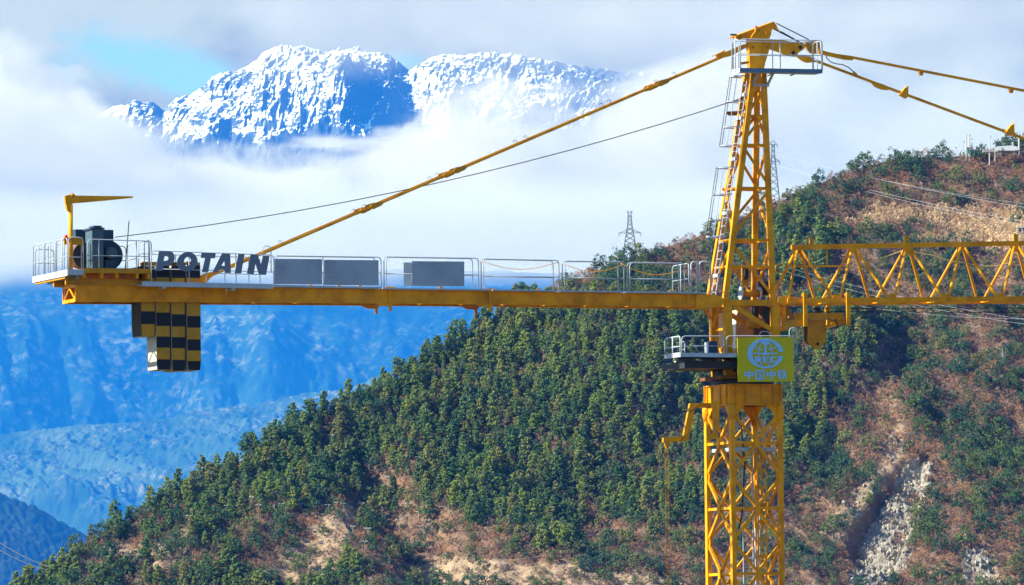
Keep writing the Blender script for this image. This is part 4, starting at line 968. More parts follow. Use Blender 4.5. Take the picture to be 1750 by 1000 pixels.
for v_, w2 in ((-.16, -.42), (.16, .42)):
    if v_ < 0: A, B = P(*T0, v_), P(*T1, w2); UA = (A - C0).dot(UX), A.z; UB = (B - C0).dot(UX), B.z
    A = WL(UA[0], v_, UA[1]); B = WL(UB[0], w2, UB[1]); MB().bar(A, B, .075, .085, VX).build('bar', YEL, tb)
    for px, s_ in ((630, 1), (772, 1), (1123, 1)):
        f_ = (T0[0] - px) / (T0[0] - T1[0]); c_ = A.lerp(B, f_); d = (B - A).normalized(); up = VX.cross(d)
        for k_ in (-1, 1): cc = c_ + d * k_ * .21; MB().slab([cc - d * .3, cc - d * .12 + up * .08, cc + d * .18 + up * .1, cc + d * .3, cc + d * .18 - up * .1, cc - d * .15 - up * .09], VX * .05 * (1 if k_ > 0 else -1)).build('link_plate', YEL2, tb)
    if v_ < 0:
        for f_ in (.02, .1, .135, .227, .242, .39, .41, .56, .575, .7, .72, .86): 
            c_ = A.lerp(B, f_) + ZX * .08; MB().tube([c_ + UX * .07 * math.cos(t_) + ZX * (.05 + .07 * math.sin(t_)) for t_ in [i * math.pi / 4 - .6 for i in range(6)]], .01, 5).build('rope_ring', DKM, tb)
MB().plate(E4([(215, 375), (240, 355), (290, 345), (340, 328), (400, 300), (440, 285), (500, 268), (500, 300), (450, 322), (410, 345), (340, 380), (290, 392), (240, 388)]), -.2, .1).build('link_plate', YEL, tb)
MB().plate(E4([(212, 368), (262, 345), (290, 328), (298, 336), (270, 358), (222, 390)]), -.32, .08).build('clevis', YEL, tb)
MB().plate([(338, 480), (345, 470), (356, 466), (372, 462), (374, 466), (360, 475), (352, 485)], -.5, .12).build('anchor_plate', YEL, tb)
# ------------------------------------------------------------------ counter-jib
cj = group_part('counter_jib', crane); GV = .75
topl = [(131, 484.8), (479, 492), (860, 497.8), (1226, 503.5)]; botl = [(131, 515.8), (479, 517.2), (860, 520.3), (1226, 525)]
topz = [UZ(x, y, -GV) for x, y in topl]; botz = [UZ(x, y, -GV) for x, y in botl]
def lerpz(tab, u):
    for (a_, b_), (c_, d_) in zip(tab, tab[1:]):
        if u <= c_ or (c_, d_) == tab[-1]: return b_ + (d_ - b_) * (u - a_) / (c_ - a_)
for v_ in (-GV, GV):
    sg = 1 if v_ < 0 else -1; g_ = MB()
    g_.slab([WL(a_, v_ + sg * .07, b_ - .015) for a_, b_ in topz] + [WL(a_, v_ + sg * .07, b_ + .015) for a_, b_ in botz[::-1]], VX * .014 * sg)
    for tab, s_ in ((topz, -1), (botz, 1)):
        for (a_, b_), (c_, d_) in zip(tab, tab[1:]): g_.hexa([WL(a_, v_, b_), WL(c_, v_, d_), WL(c_, v_ + sg * .16, d_), WL(a_, v_ + sg * .16, b_), WL(a_, v_, b_ + s_ * .025), WL(c_, v_, d_ + s_ * .025), WL(c_, v_ + sg * .16, d_ + s_ * .025), WL(a_, v_ + sg * .16, b_ + s_ * .025)])
    g_.build('girder', YEL, cj)
    for px in (984, 1080, 1176, 667, 838):
        u_ = UZ(px, 510, -GV)[0]; w2 = .06 if px > 900 else .1
        MB().box(u_ - w2 / 2, u_ + w2 / 2, min(v_ - sg * .004, v_ + sg * .065), max(v_ - sg * .004, v_ + sg * .065), lerpz(botz, u_) + .028, lerpz(topz, u_) - .028).build('stiffener', YEL, cj)
for px in (667, 838):
    u_ = UZ(px, 510, -GV)[0]; zt2, zb3 = lerpz(topz, u_), lerpz(botz, u_)
    for v_ in (-GV - .03, GV - .03):
        MB().slab([WL(u_ - .4, v_, zt2 + .004), WL(u_ + .4, v_, zt2 + .004), WL(u_ + .12, v_, zt2 + .1), WL(u_ - .12, v_, zt2 + .1)], VX * .08).build('splice_plate', YEL, cj)
        MB().slab([WL(u_ - .55, v_, zb3 - .004), WL(u_ + .1, v_, zb3 - .004), WL(u_ + .05, v_, zb3 - .1), WL(u_ - .3, v_, zb3 - .1)], VX * .08).build('splice_plate', YEL, cj)
        MB().box(u_ - .04, u_ + .05, v_, v_ + .08, zb3 - .28, zb3 - .102).build('hanger_lug', YEL, cj)
for px, y in ((531, 0), (580, 0), (615.5, 0), (754, 0), (921, 0), (1148, 0), (380, 0)):
    u_ = UZ(px, 495, -GV)[0]; z_ = lerpz(topz, u_) + .003
    MB().slab([WL(u_ - .12, -GV + .03, z_), WL(u_ + .12, -GV + .03, z_), WL(u_ + .05, -GV + .03, z_ + .13), WL(u_ - .05, -GV + .03, z_ + .13)], VX * .03).build('lifting_lug', YEL, cj)
px = 165; prev = None
k_ = 0
while px < 1215:
    u_ = UZ(px, 518, -GV)[0]; z_ = lerpz(botz, u_) + .08
    if not (222 < px < 352): MB().box(u_ - .05, u_ + .05, -GV + .1, GV - .1, z_ - .05, z_ + .05).build('cross_beam', YEL, cj)
    if prev is not None and not (200 < px < 400):
        (pu, pz_) = prev; s_ = 1 if k_ % 2 else -1
        MB().bar(WL(pu, -s_ * (GV - .15), pz_ - .01), WL(u_, s_ * (GV - .15), z_ - .01), .1, .02, ZX.cross(UX)).build('floor_brace', YEL, cj)
    prev = (u_, z_); px += 71; k_ += 1
# box end frame at the tail
ue = topz[0][0]; zt3, zb4 = topz[0][1], botz[0][1]
for z_ in (zt3 - .06, zb4 + .06): MB().bar(WL(ue - .03, -GV, z_), WL(ue - .03, GV, z_), .06, .12, UX).build('end_beam', YEL, cj)
for v_ in (-GV + .02, GV - .02): MB().bar(WL(ue - .03, v_, zb4 + .121), WL(ue - .03, v_, zt3 - .121), .05).build('end_post', YEL, cj)
for s_ in (-1, 1): MB().tube([WL(ue - .03, 0, zt3 - .12), WL(ue - .03, s_ * .6, zb4 + .12)], .03, 6).build('end_brace', YEL, cj)
MB().box(ue - .15, ue + .35, -.5, -.35, zt3 - .005, zt3 + .22).build('tail_lug', YEL2, cj)
MB().plate([(1190, 503), (1222, 503), (1236, 510), (1240, 518), (1228, 526), (1190, 526)], -GV - .035, .1).build('root_plate', YEL, cj)
MB().plate([(1190, 503), (1222, 503), (1236, 510), (1240, 518), (1228, 526), (1190, 526)], GV - .035, .1).build('root_plate', YEL, cj)
for a, b in (((1229, 524), (1219, 560)), ((1205, 528), (1214, 545))): MB().bar(P(*a, .3), P(*b, .5), .09).build('knee_strut', YEL, cj)
# walkway along the counter-jib
wk = group_part('walkway', crane)
def deck(xl, xr, yl, yr, v0, v1, th=.045, mat=GALP, name='grating'):
    a, b = UZ(xl, yl, v0), UZ(xr, yr, v0)
    return MB().hexa([WL(a[0], v0, a[1]), WL(b[0], v0, b[1]), WL(b[0], v1, b[1]), WL(a[0], v1, a[1]), WL(a[0], v0, a[1] + th), WL(b[0], v0, b[1] + th), WL(b[0], v1, b[1] + th), WL(a[0], v1, a[1] + th)]).build(name, mat, wk)
deck(468, 651, 490.5, 493.5, -.86, -.3, .06); deck(655, 838, 494.3, 496.6, -.86, -.3, .05); deck(842, 955, 496.8, 498.4, -.86, -.3, .05); deck(958, 1068, 498.6, 500.0, -.86, -.3, .05); deck(1071, 1208, 500.2, 502.0, -.86, -.3, .05)
deck(380, 651, 487, 493.0, .3, .86, .05); deck(655, 1208, 494.3, 502.0, .3, .86, .05)
deck(244, 467, 487.8, 492.6, -1.42, -.78, .05)
a, b = UZ(243, 489, -1.44), UZ(467, 493.6, -1.44)
MB().slab([WL(a[0], -1.44, a[1]), WL(b[0], -1.44, b[1]), WL(b[0], -1.44, b[1] + .165), WL(a[0], -1.44, a[1] + .165)], VX * .012).build('toe_board', GALP, wk)
for px, y in ((280.5, 488), (399, 491.5)): q_ = UZ(px, y, -1.4); MB().box(q_[0] - .06, q_[0] + .08, -1.4, -.77, q_[1] - .1, q_[1] + .0).build('bracket', GAL, wk)
rail(wk, 258.5, 467.5, 428.5, 436, 489, 493, -1.42, (323, 352.5, 403), .49)
rail(wk, 236, 444, 433.5, 440.5, 489, 493, .82, (300, 384, 425), .45)
R_ = [(467.5, 651, 437, 439.6, 491, 493.5, (552,), .5), (656, 817.5, 438.8, 441.5, 494, 496.5, (), .48), (822, 955, 442.4, 445, 496.8, 498.4, (), .46), (961, 1066, 446, 447.6, 498.6, 500, (), .46), (1072, 1169.5, 448.6, 450.2, 500.2, 501.5, (), .47)]
for xl, xr, a, b, c_, d, ps, md in R_:
    rail(wk, xl, xr, a, b, c_, d, -.84, ps, md)
    rail(wk, xl + 4, xr - 10, a + .8, b + .8, c_ + 1, d + 1, -.72 if xl > 700 else .8, (), md)
for xl, xr in ((1181, 1191), (1195, 1214)): rail(wk, xl, xr, 447, 447.5, 501.5, 502, -.84, (), .5, r=.03)
railV(wk, UZ(1178, 470, -.84)[0], -.8, .8, UZ(1178, 502, -.84)[1], UZ(1178, 450, -.84)[1], 2)
rail(wk, 448.5, 463, 420.5, 420.5, 465, 466, .3, (), .4)
def panel(xl, xr, yt, yb, v, mat=GRY, name='infill_panel'): MB().plate([(xl, yt), (xr, yt + .8), (xr, yb + .8), (xl, yb)], v, .02).build(name, mat, wk)
panel(468.8, 550.5, 442.3, 485.5, -.89); panel(554, 647, 444, 487, -.89); panel(704, 793.5, 446.3, 488.5, -.89); panel(690, 778, 448.5, 489, .76, PALE)
for (x, y), (x2, y2) in (((822, 446), (955, 448)), ((961, 450), (1066, 452)), ((1060, 450), (1165, 462))):
    a, b = P(x, y, .2), P(x2, y2, .2); MB().tube([a.lerp(b, t_ / 8) - ZX * .28 * math.sin(math.pi * t_ / 8) for t_ in range(9)], .012, 5).build('yellow_hose', YEL, wk, True)
# tail platform
tpf = group_part('tail_platform', crane); pv0, pv1 = -1.32, 2.85
uE0, zE = UZ(116, 468.5, pv0); uE1, _ = UZ(143, 468, pv0); uE2, zE2 = UZ(259, 465.5, pv0)
zE = UZ(130, 469, pv0)[1]
MB().box(uE0, uE1, pv0, pv1, zE, zE + .05).build('deck', GALP, tpf)
MB().box(uE0 - .02, uE0 - .003, pv0, pv1, zE - .05, zE + .17).build('toe_board', GALP, tpf)
MB().box(uE0, uE1 - .003, pv0 - .018, pv0 - .003, zE - .02, zE + .17).build('toe_board', GALP, tpf)
zW = UZ(200, 465.5, pv0)[1]
MB().box(uE1 + .002, uE2, pv0 + .04, 1.5, zW - .0, zW + .05).build('deck', YEL2, tpf)
MB().box(uE1 + .002, uE2, pv0, pv0 + .037, zW - .03, zW + .14).build('edge_beam', YEL2, tpf)
for f_ in (.02, .28, .5, .8, .97): u_ = uE1 + (uE2 - uE1) * f_; MB().box(u_ - .05, u_ + .05, pv0 + .06, 1.4, zW - .2, zW - .003).build('joist', YEL, tpf)
for v_ in (-.7, .7): MB().box(uE0 + .1, uE2 - .1, v_ - .06, v_ + .06, zW - .42, zW - .203).build('bearer', YEL2, tpf)
MB().box(uE0 + .02, uE0 + .12, -.9, 2.6, zE - .12, zE - .003).build('bearer', YEL2, tpf); MB().box(uE1 - .12, uE1 - .02, -.9, 2.6, zE - .12, zE - .003).build('bearer', GALP, tpf)
zr1 = UZ(116, 407, pv0)[1]
for k_ in range(3):
    a_ = pv0 + .04 + (pv1 - pv0) / 3 * k_; railV(tpf, uE0 + .0, a_, a_ + (pv1 - pv0) / 3 - .12, zE, zr1, 2)
for k_ in range(2): a_ = .9 + 1.0 * k_; railV(tpf, uE1 - .02, a_, a_ + .9, zE, zr1, 1)
rail(tpf, 117, 142, 405.5, 406, 466, 466, pv0, (), .45); rail(tpf, 124, 139, 414, 414, 466, 466, pv0 + .6, (), .5)
rail(tpf, 150, 254, 409, 412, 462, 463, pv0 + .02, (169, 233), .48, mat=GAL)
rail(tpf, 246.5, 258.5, 411, 412, 463, 464, pv0 + .02, (), .4)
rail(tpf, 60, 92, 426, 427, 474, 474, 2.6, (), .5)
railV(tpf, uE2 - .04, pv0 + .1, 1.3, zW + .05, zW + 1.15, 2); rail(tpf, 120, 215, 418, 421, 470, 470, 1.45, (150, 190), .5)
MB().tube([P(220.5, 378, -.6), P(214, 460, -.6)], .018, 6).build('whip_aerial', DKM, tpf)
# jib davit on the tail platform
dv = group_part('davit', crane); MB().tube([P(120.5, 462, -1.0), P(120.5, 350, -1.0)], .085, 12).build('post', YEL, dv, True)
MB().plate([(111, 335), (118, 333), (122, 331), (126, 331), (130, 335), (124, 345), (122, 360), (115, 360), (112, 345)], -1.08, .16).build('head_bracket', YEL, dv)
MB().plate([(118, 334), (227, 335.5), (227.5, 338), (180, 343), (127, 347.5), (120, 347)], -1.05, .1).build('arm', YEL, dv)
MB().tube([P(123.5, 334, -1.1), P(123.5, 334, -.9)], .08, 12).build('pivot_pin', YEL2, dv, True)
MB().tube([P(113, 405.5, -1.1), P(113, 401.5, -1.1)], .05, 10).build('lamp', RED, dv, True); MB().box(*[UZ(110, 407, -1.1)[0], UZ(129, 407, -1.1)[0]], -1.15, -.9, UZ(113, 407, -1.1)[1], UZ(113, 405.6, -1.1)[1]).build('bracket', YEL, dv)
MB().box(UZ(110, 430, -.8)[0], UZ(142, 430, -.8)[0], -.8, -.7, UZ(120, 418, -.8)[1], UZ(120, 405, -.8)[1]).build('crosshead', YEL2, dv)
# service platform round the slewing level
sp2 = group_part('service_platform', crane); sv0 = -2.0; sv1 = -.45
uA, zA = UZ(1164, 609, sv0); uB, _ = UZ(1358, 609, sv0)
MB().box(uA, uB, sv0 + .02, sv1, zA + .0, zA + .05).build('deck', DKM, sp2)
MB().box(uA, uB, sv0, sv0 + .016, zA - .02, zA + .13).build('toe_board', GALP, sp2)
MB().box(uA - .015, uA - .002, sv0, sv1, zA - .02, zA + .15).build('toe_board', GAL, sp2)
for u_ in (uA + .5, uA + 1.4, uA + 2.6): MB().box(u_, u_ + .08, sv0 + .1, -.2, zA - .14, zA - .003).build('bearer', DKM, sp2)
zB = zA + 1.13
rail(sp2, 1165, 1236.5, 574.5, 574.5, 607, 607, sv0, (), .48); rail(sp2, 1205.5, 1300, 574, 574, 607, 607, sv0, (), .48) if False else None
rail(sp2, 1241.5, 1356, 574.2, 574.2, 607, 607, sv0, (1300,), .48)
railV(sp2, uA, sv0 + .06, sv1, zA, UZ(1164, 574.5, sv0)[1], 2, .028); rail(sp2, 1137, 1163, 579, 579.5, 611, 611, sv1, (), .5, r=.015)
railV(sp2, UZ(1160, 600, -1)[0], -1.6, -.9, zA, zA + .55, 1, .02)
rail(sp2, 1298, 1316, 566.5, 567, 607, 607, -.9, (), .5); rail(sp2, 1349, 1361.5, 560, 560, 607, 607, -1.2, (), .5)
a, b = UZ(1163, 622, 1.3), UZ(1215, 622, 1.3); MB().box(a[0], b[0], .7, 1.9, a[1], a[1] + .05).build('lower_deck', DKM, sp2); MB().box(a[0] - .015, a[0] - .002, .7, 1.9, a[1] - .02, a[1] + .13).build('toe_board', CABW, sp2)
MB().box(uA + .25, uB - .6, sv0 + .3, .5, zA - .4, zA - .143).build('dark_under_fill', DKM, sp2)  # dark box added so the shaded space below the deck reads black
MB().tube([C0 + ZX * (zr + .001), C0 + ZX * (zA - .401)], 1.0, 28).build('dark_slew_fill', DKM, sp2)  # dark drum added to close the open view through this shaded gap
tk_ = UZ(1206, 603, -1.1); MB().tube([WL(tk_[0], -1.1, zA + .05), WL(tk_[0], -1.1, zA + .16)], .22, 14).build('cable_drum', DKM, sp2); MB().box(tk_[0] + .1, tk_[0] + .42, -1.2, -.85, zA + .052, zA + .6).build('switch_box', BLUD, sp2); MB().tube([WL(tk_[0] + .02, -1.15, zA + .17), WL(tk_[0] + .02, -1.15, zA + .55)], .085, 12).build('spring_coil', GAL, sp2)
# auxiliary lifting arm on the mast
def E7(l): return [(1110 + x / 4.546, 560 + y / 4.546) for x, y in l]
ar = group_part('lifting_arm', crane)
for nm, pl in (('arm_beam', [(478, 585), (350, 586), (318, 588), (340, 625), (478, 622)]), ('arm_beam', [(316, 590), (356, 620), (300, 880), (262, 848)]), ('arm_beam', [(266, 845), (108, 853), (108, 890), (300, 881)])):
    MB().plate(E7(pl), -.62, .16).build(nm, YEL, ar)
MB().plate(E7([(310, 650), (385, 590), (392, 600), (318, 662)]), -.65, .02).build('gusset', YEL2, ar); MB().plate(E7([(225, 882), (300, 808), (306, 818), (245, 882)]), -.65, .02).build('gusset', YEL2, ar)
MB().plate(E7([(498, 570), (546, 570), (540, 760), (530, 855), (450, 880), (448, 825), (497, 820)]), -1.02, .1).build('mounting_plate', YEL, ar)
# ------------------------------------------------------------------ things standing on or hanging from the crane
wc = root_at('hoist_winch', P(172, 461, -.6), label='blue grey hoist winch with tall box casing on the tail platform', cat='winch')
def E2(x, y): return (50 + x / 5.555, 360 + y / 5.555)
def ebox(x0, y0, x1, y1, v0, v1, nm, mat, par):
    a, b = UZ(*E2(x0, y0), v0), UZ(*E2(x1, y1), v0); return MB().box(a[0], b[0], v0, v1, b[1], a[1]).build(nm, mat, par)
ebox(602, 175, 705, 545, -1.05, -.2, 'tall_casing', BLUG, wc); ebox(592, 160, 716, 178, -1.1, -.15, 'casing_lid', BLUD, wc); ebox(612, 142, 690, 160, -.95, -.4, 'lid_cap', BLUD, wc)
ebox(440, 178, 800, 300, .3, 1.0, 'rear_casing', BLUD, wc)
q_ = UZ(*E2(775, 425), -.3); MB().tube([WL(q_[0] - .1, -.3, q_[1]), WL(q_[0] - .1, .25, q_[1])], .46, 28).build('drum', BLUG, wc); 
MB().tube([WL(q_[0] - .1, -.36, q_[1]), WL(q_[0] - .1, -.305, q_[1])], .52, 28).build('drum_flange', BLUD, wc)
q_ = UZ(*E2(778, 405), -.8); MB().tube([WL(q_[0], -.85, q_[1]), WL(q_[0], -.82, q_[1]), WL(q_[0], -.4, q_[1])], [.14, .22, .22], 16).build('motor', BLUG, wc, True)
ebox(720, 470, 830, 548, -.9, -.4, 'motor_foot', BLUD, wc); ebox(700, 545, 960, 562, -1.0, .6, 'base_frame', BLUD, wc)
q_ = UZ(*E2(545, 430), -.2); MB().tube([WL(q_[0] - .05, -.2, q_[1]), WL(q_[0] - .05, .4, q_[1])], .44, 24).build('rope_drum', RUST_, wc); MB().tube([WL(q_[0] - .05, -.26, q_[1]), WL(q_[0] - .05, -.203, q_[1])], .47, 24).build('drum_flange', DKM, wc)
def rope(name, pts, r, label, cat, sag=0.0, mat=ROPE, group=None, n_=14):
    if len(pts) == 2: a, b = pts; pts = [a.lerp(b, t_ / n_) - ZX * sag * 4 * (t_ / n_) * (1 - t_ / n_) for t_ in range(n_ + 1)]
    o = MB().tube(pts, r, 6).build(name, mat, None, True); return tag(o, label, cat, group)
rope('hoist_rope', [P(196, 405.5, .2), P(1274, 166, .1)], .018, 'thin dark rope rising from the tail winch to the tower head', 'rope', .62)
# counterweights
def block(pxl, pxr, yt, yb, bands, side, label, depth=.56, cham=.1):
    v0 = -.56; uL_, zT_ = UZ(pxl, yt, v0); uR_, zB_ = UZ(pxr, yb, v0); m_ = MB()
    zs = [UZ(pxl, y, v0)[1] for y, _ in bands] ; 
    zs = [zT_] + [UZ(pxl, y, v0)[1] for y, _ in bands[:-1]] + [zB_]
    for i, (_, c_) in enumerate(bands):
        a, b = zs[i], zs[i + 1]; last = i == len(bands) - 1
        for (sv0, sv1) in ((v0, v0 + 1.12),):
            pts = [WL(uL_, sv0, b), WL(uR_, sv0, b), WL(uR_, sv1, b), WL(uL_, sv1, b), WL(uL_, sv0, a), WL(uR_, sv0, a), WL(uR_, sv1, a), WL(uL_, sv1, a)]
            if last: pts[0] = WL(uL_ + .03, sv0 + .02, b + .0); pts[1] = WL(uR_ - .03, sv0 + .02, b + .0); pts[2] = WL(uR_ - .03, sv1 - .02, b); pts[3] = WL(uL_ + .03, sv1 - .02, b)
            bv = len(m_.v); m_.v += pts
            fs = [((0, 1, 5, 4), c_), ((1, 2, 6, 5), c_), ((2, 3, 7, 6), c_), ((3, 0, 4, 7), side)]
            if i == 0: fs.append(((4, 5, 6, 7), 3))
            if last: fs.append(((0, 3, 2, 1), 2))
            for f_, mi in fs: m_.f.append(tuple(bv + q_ for q_ in f_)); m_.mi.append(mi)
    root = root_at('counterweight_block', WL((uL_ + uR_) / 2, 0, zB_), label=label, cat='counterweight', group='striped counterweight blocks under the counter-jib')
    o = m_.build('slab', [STB, STY, CONC, STD], root)
    mo_ = o.modifiers.new('bevel', 'BEVEL'); mo_.width = .02; mo_.segments = 2; mo_.limit_method = 'ANGLE'; mo_.angle_limit = math.radians(50)
    MB().box((uL_ + uR_) / 2 - .08, (uL_ + uR_) / 2 + .08, -.06, .06, zT_ + .002, zT_ + .16).build('lifting_eye', RUST_, root)
    return root
Bk, Yw = 0, 1
block(240.5, 265.3, 455, 574.5, [(475, Bk), (492, Yw), (514, Bk), (532, Yw), (554, Bk), (0, Yw)], 3, 'short striped counterweight block hanging leftmost with a dark painted side')
block(266.2, 291.0, 454, 632, [(474, Bk), (491, Yw), (513, Bk), (534, Yw), (557, Bk), (575, Yw), (594, Bk), (614, Yw), (0, Bk)], 2, 'striped counterweight block with its bare pale concrete side showing, second from left')
block(292.6, 317.0, 454, 634, [(475, Bk), (492, Yw), (515, Bk), (537, Yw), (558, Bk), (576, Yw), (595, Bk), (615, Yw), (0, Bk)], 2, 'striped counterweight block with a small grey patch, third from left')
block(319.0, 343.8, 453, 633, [(475, Bk), (493, Yw), (517, Bk), (540, Yw), (560, Bk), (580, Yw), (599, Bk), (617, Yw), (0, Bk)], 2, 'striped counterweight block at the right end of the row, nearest the mast')
m_ = MB(); m_.bar(P(243, 451, .05), P(341, 452, .05), .12, .14); m_.build('counterweight_clamp', YEL2, crane)
# letters on the walkway rail
def fill(name, loops, v, th, mat, parent, conv):
    cu = bpy.data.curves.new(name, 'CURVE'); cu.dimensions = '2D'; cu.fill_mode = 'BOTH'; cu.extrude = th / 2
    org = WL(0, v, 0)
    for lp_ in loops:
        s_ = cu.splines.new('POLY'); s_.points.add(len(lp_) - 1); s_.use_cyclic_u = True
        for i, q_ in enumerate(lp_): u_, z_ = UZ(*conv(q_), v); s_.points[i].co = (u_, z_, 0, 1)
    tmp = bpy.data.objects.new('tmp', cu); COL.objects.link(tmp); dg = bpy.context.evaluated_depsgraph_get(); me = bpy.data.meshes.new_from_object(tmp.evaluated_get(dg))
    bpy.data.objects.remove(tmp); me.name = name
    M_ = Matrix((( UX.x, 0, -VX.x, org.x), (UX.y, 0, -VX.y, org.y), (0, 1, 0, org.z), (0, 0, 0, 1)))
    pw = WORLD[parent]; M2 = Matrix.Translation(-pw) @ M_; me.transform(M2); me.materials.clear(); me.materials.append(mat)
    o = bpy.data.objects.new(name, me); COL.objects.link(o); o.parent = parent; WORLD[o] = pw; return o
def E5(q_): return (230 + q_[0] / 7., 420 + q_[1] / 7.)
def ell(cx, cy, rx, ry, n_=28, a0=0, a1=360, sk=0.0): return [(cx + rx * math.cos(math.radians(a0 + (a1 - a0) * i / n_)) + sk * -ry * math.sin(math.radians(a0 + (a1 - a0) * i / n_)), cy - ry * math.sin(math.radians(a0 + (a1 - a0) * i / n_)) * -1 * -1) for i in range(n_ + (0 if abs(a1 - a0) == 360 else 1))]
ls = root_at('letter_sign', P(360, 470, -1.46), label='row of large grey slanted capital letters fixed to the walkway rail', cat='sign')
LT = [[[(290, 65), (420, 67), (452, 78), (473, 105), (480, 150), (468, 195), (440, 226), (400, 240), (345, 241), (332, 302), (250, 300)], [(360, 124), (385, 125), (403, 137), (406, 155), (396, 172), (375, 181), (345, 182)]],
      [ell(630, 193, 122, 117, 32, sk=-.08), ell(632, 190, 44, 55, 20, sk=-.1)],
      [[(800, 80), (970, 90), (962, 152), (912, 150), (880, 316), (805, 316), (845, 148), (790, 145)]],
      [[(1045, 92), (1142, 95), (1152, 328), (1078, 326), (1078, 285), (1012, 285), (988, 322), (932, 320)], [(1075, 180), (1079, 240), (1037, 240)]],
      [[(1240, 98), (1315, 100), (1275, 332), (1198, 330)]],
      [[(1385, 105), (1468, 108), (1512, 226), (1535, 118), (1614, 122), (1572, 350), (1490, 346), (1446, 215), (1423, 340), (1345, 335)]]]
for lp_ in LT: fill('letter', lp_, -1.47, .03, LET, ls, E5)
# company board on the service platform
sg_ = root_at('sign_board', P(1308, 652, sv0 - .05), label='green yellow board with blue globe emblem and four Chinese characters on the platform rail', cat='sign')
MB().plate([(1260.2, 577), (1355.5, 576.3), (1356.8, 652), (1261.5, 652.8)], sv0 - .09, .04).build('board', SGN, sg_)
def E6(q_): return (1250 + q_[0] / 11.11, 570 + q_[1] / 11.11)
def arcs(cx, cy, rx, ry, a0, a1, n_=30): return [(cx + rx * math.cos(math.radians(a0 + (a1 - a0) * i / n_)), cy - ry * math.sin(math.radians(a0 + (a1 - a0) * i / n_))) for i in range(n_ + 1)]
bv_ = sv0 - .105
fill('emblem_ring', [arcs(645, 380, 345, 283, 6, 351, 48) + arcs(648, 385, 252, 248, 350, 9, 40)], bv_, .012, SGB, sg_, E6)
def stroke(pts, w_):
    L_, R2 = [], []
    for i, q_ in enumerate(pts):
        a, b = pts[max(i - 1, 0)], pts[min(i + 1, len(pts) - 1)]; dx, dy = b[0] - a[0], b[1] - a[1]; l = math.hypot(dx, dy) or 1
        L_.append((q_[0] - dy / l * w_ / 2, q_[1] + dx / l * w_ / 2)); R2.append((q_[0] + dy / l * w_ / 2, q_[1] - dx / l * w_ / 2))
    return L_ + R2[::-1]
gl = [stroke(arcs(645, 385, 132, 255, 97, 263, 20), 20), stroke(arcs(645, 385, 125, 255, 83, -83, 20), 20), stroke([(425, 245), (520, 292), (590, 313)], 20), stroke([(700, 313), (780, 292), (865, 250)], 20), stroke([(395, 378), (895, 378)], 22),
      [(585, 150), (610, 135), (680, 135), (705, 150), (712, 195), (668, 222), (668, 355), (722, 395), (722, 412), (580, 412), (580, 395), (622, 355), (622, 222), (580, 195)]]
for i, g2 in enumerate(gl): fill('emblem_globe', [g2], bv_ - .001 * (i + 1), .012, SGB, sg_, E6)
rec = [[[(435, 440), (545, 440), (575, 455), (572, 490), (545, 503), (580, 550), (530, 550), (505, 508), (500, 550), (450, 550)], [(495, 462), (532, 462), (532, 482), (492, 482)]], [[(592, 440), (715, 440), (712, 462), (640, 462), (640, 484), (708, 484), (706, 505), (640, 505), (640, 528), (712, 528), (712, 552), (592, 552)]],
       [[(735, 440), (862, 440), (858, 466), (785, 468), (770, 495), (785, 525), (868, 520), (862, 552), (760, 552), (725, 500)]]]
for r_ in rec: fill('emblem_letter', r_, bv_ - .01, .012, SGB, sg_, E6)
def bars(l): return [[(a, b), (c_, b), (c_, d), (a, d)] for a, b, c_, d in l]
def zhong(x): return bars([(x, 735, x + 30, 808), (x + 150, 735, x + 180, 808), (x + 30, 735, x + 150, 758), (x + 30, 785, x + 150, 808), (x + 76, 688, x + 106, 734), (x + 76, 759, x + 106, 784), (x + 76, 809, x + 106, 880)])
guo = bars([(455, 692, 482, 880), (600, 692, 627, 880), (482, 692, 600, 715), (482, 857, 600, 880), (500, 730, 585, 746), (500, 775, 585, 790), (497, 828, 590, 843), (533, 747, 551, 774), (533, 791, 551, 827)]) + [[(562, 798), (585, 810), (578, 822), (556, 810)]]
tie = [stroke([(915, 690), (895, 722), (868, 742)], 24), stroke([(900, 718), (952, 718)], 20), stroke([(880, 762), (950, 762)], 20), stroke([(872, 800), (950, 800)], 20), stroke([(912, 760), (912, 845)], 22), stroke([(905, 850), (952, 822)], 22), stroke([(985, 695), (962, 745)], 22), stroke([(970, 738), (1045, 738)], 22), stroke([(955, 782), (1050, 782)], 22), stroke([(1010, 690), (1008, 775)], 24), stroke([(1006, 780), (990, 825), (952, 868)], 26), stroke([(1008, 785), (1025, 830), (1052, 865)], 26)]
for ch in (zhong(245), guo, zhong(665), tie):
    cm_ = MB()
    for i, b_ in enumerate(ch):
        a = [P(*E6(q_), bv_ - .002 * (i % 6)) for q_ in b_]; cm_.slab(a, VX * .01)
    cm_.build('character', SGB, sg_)
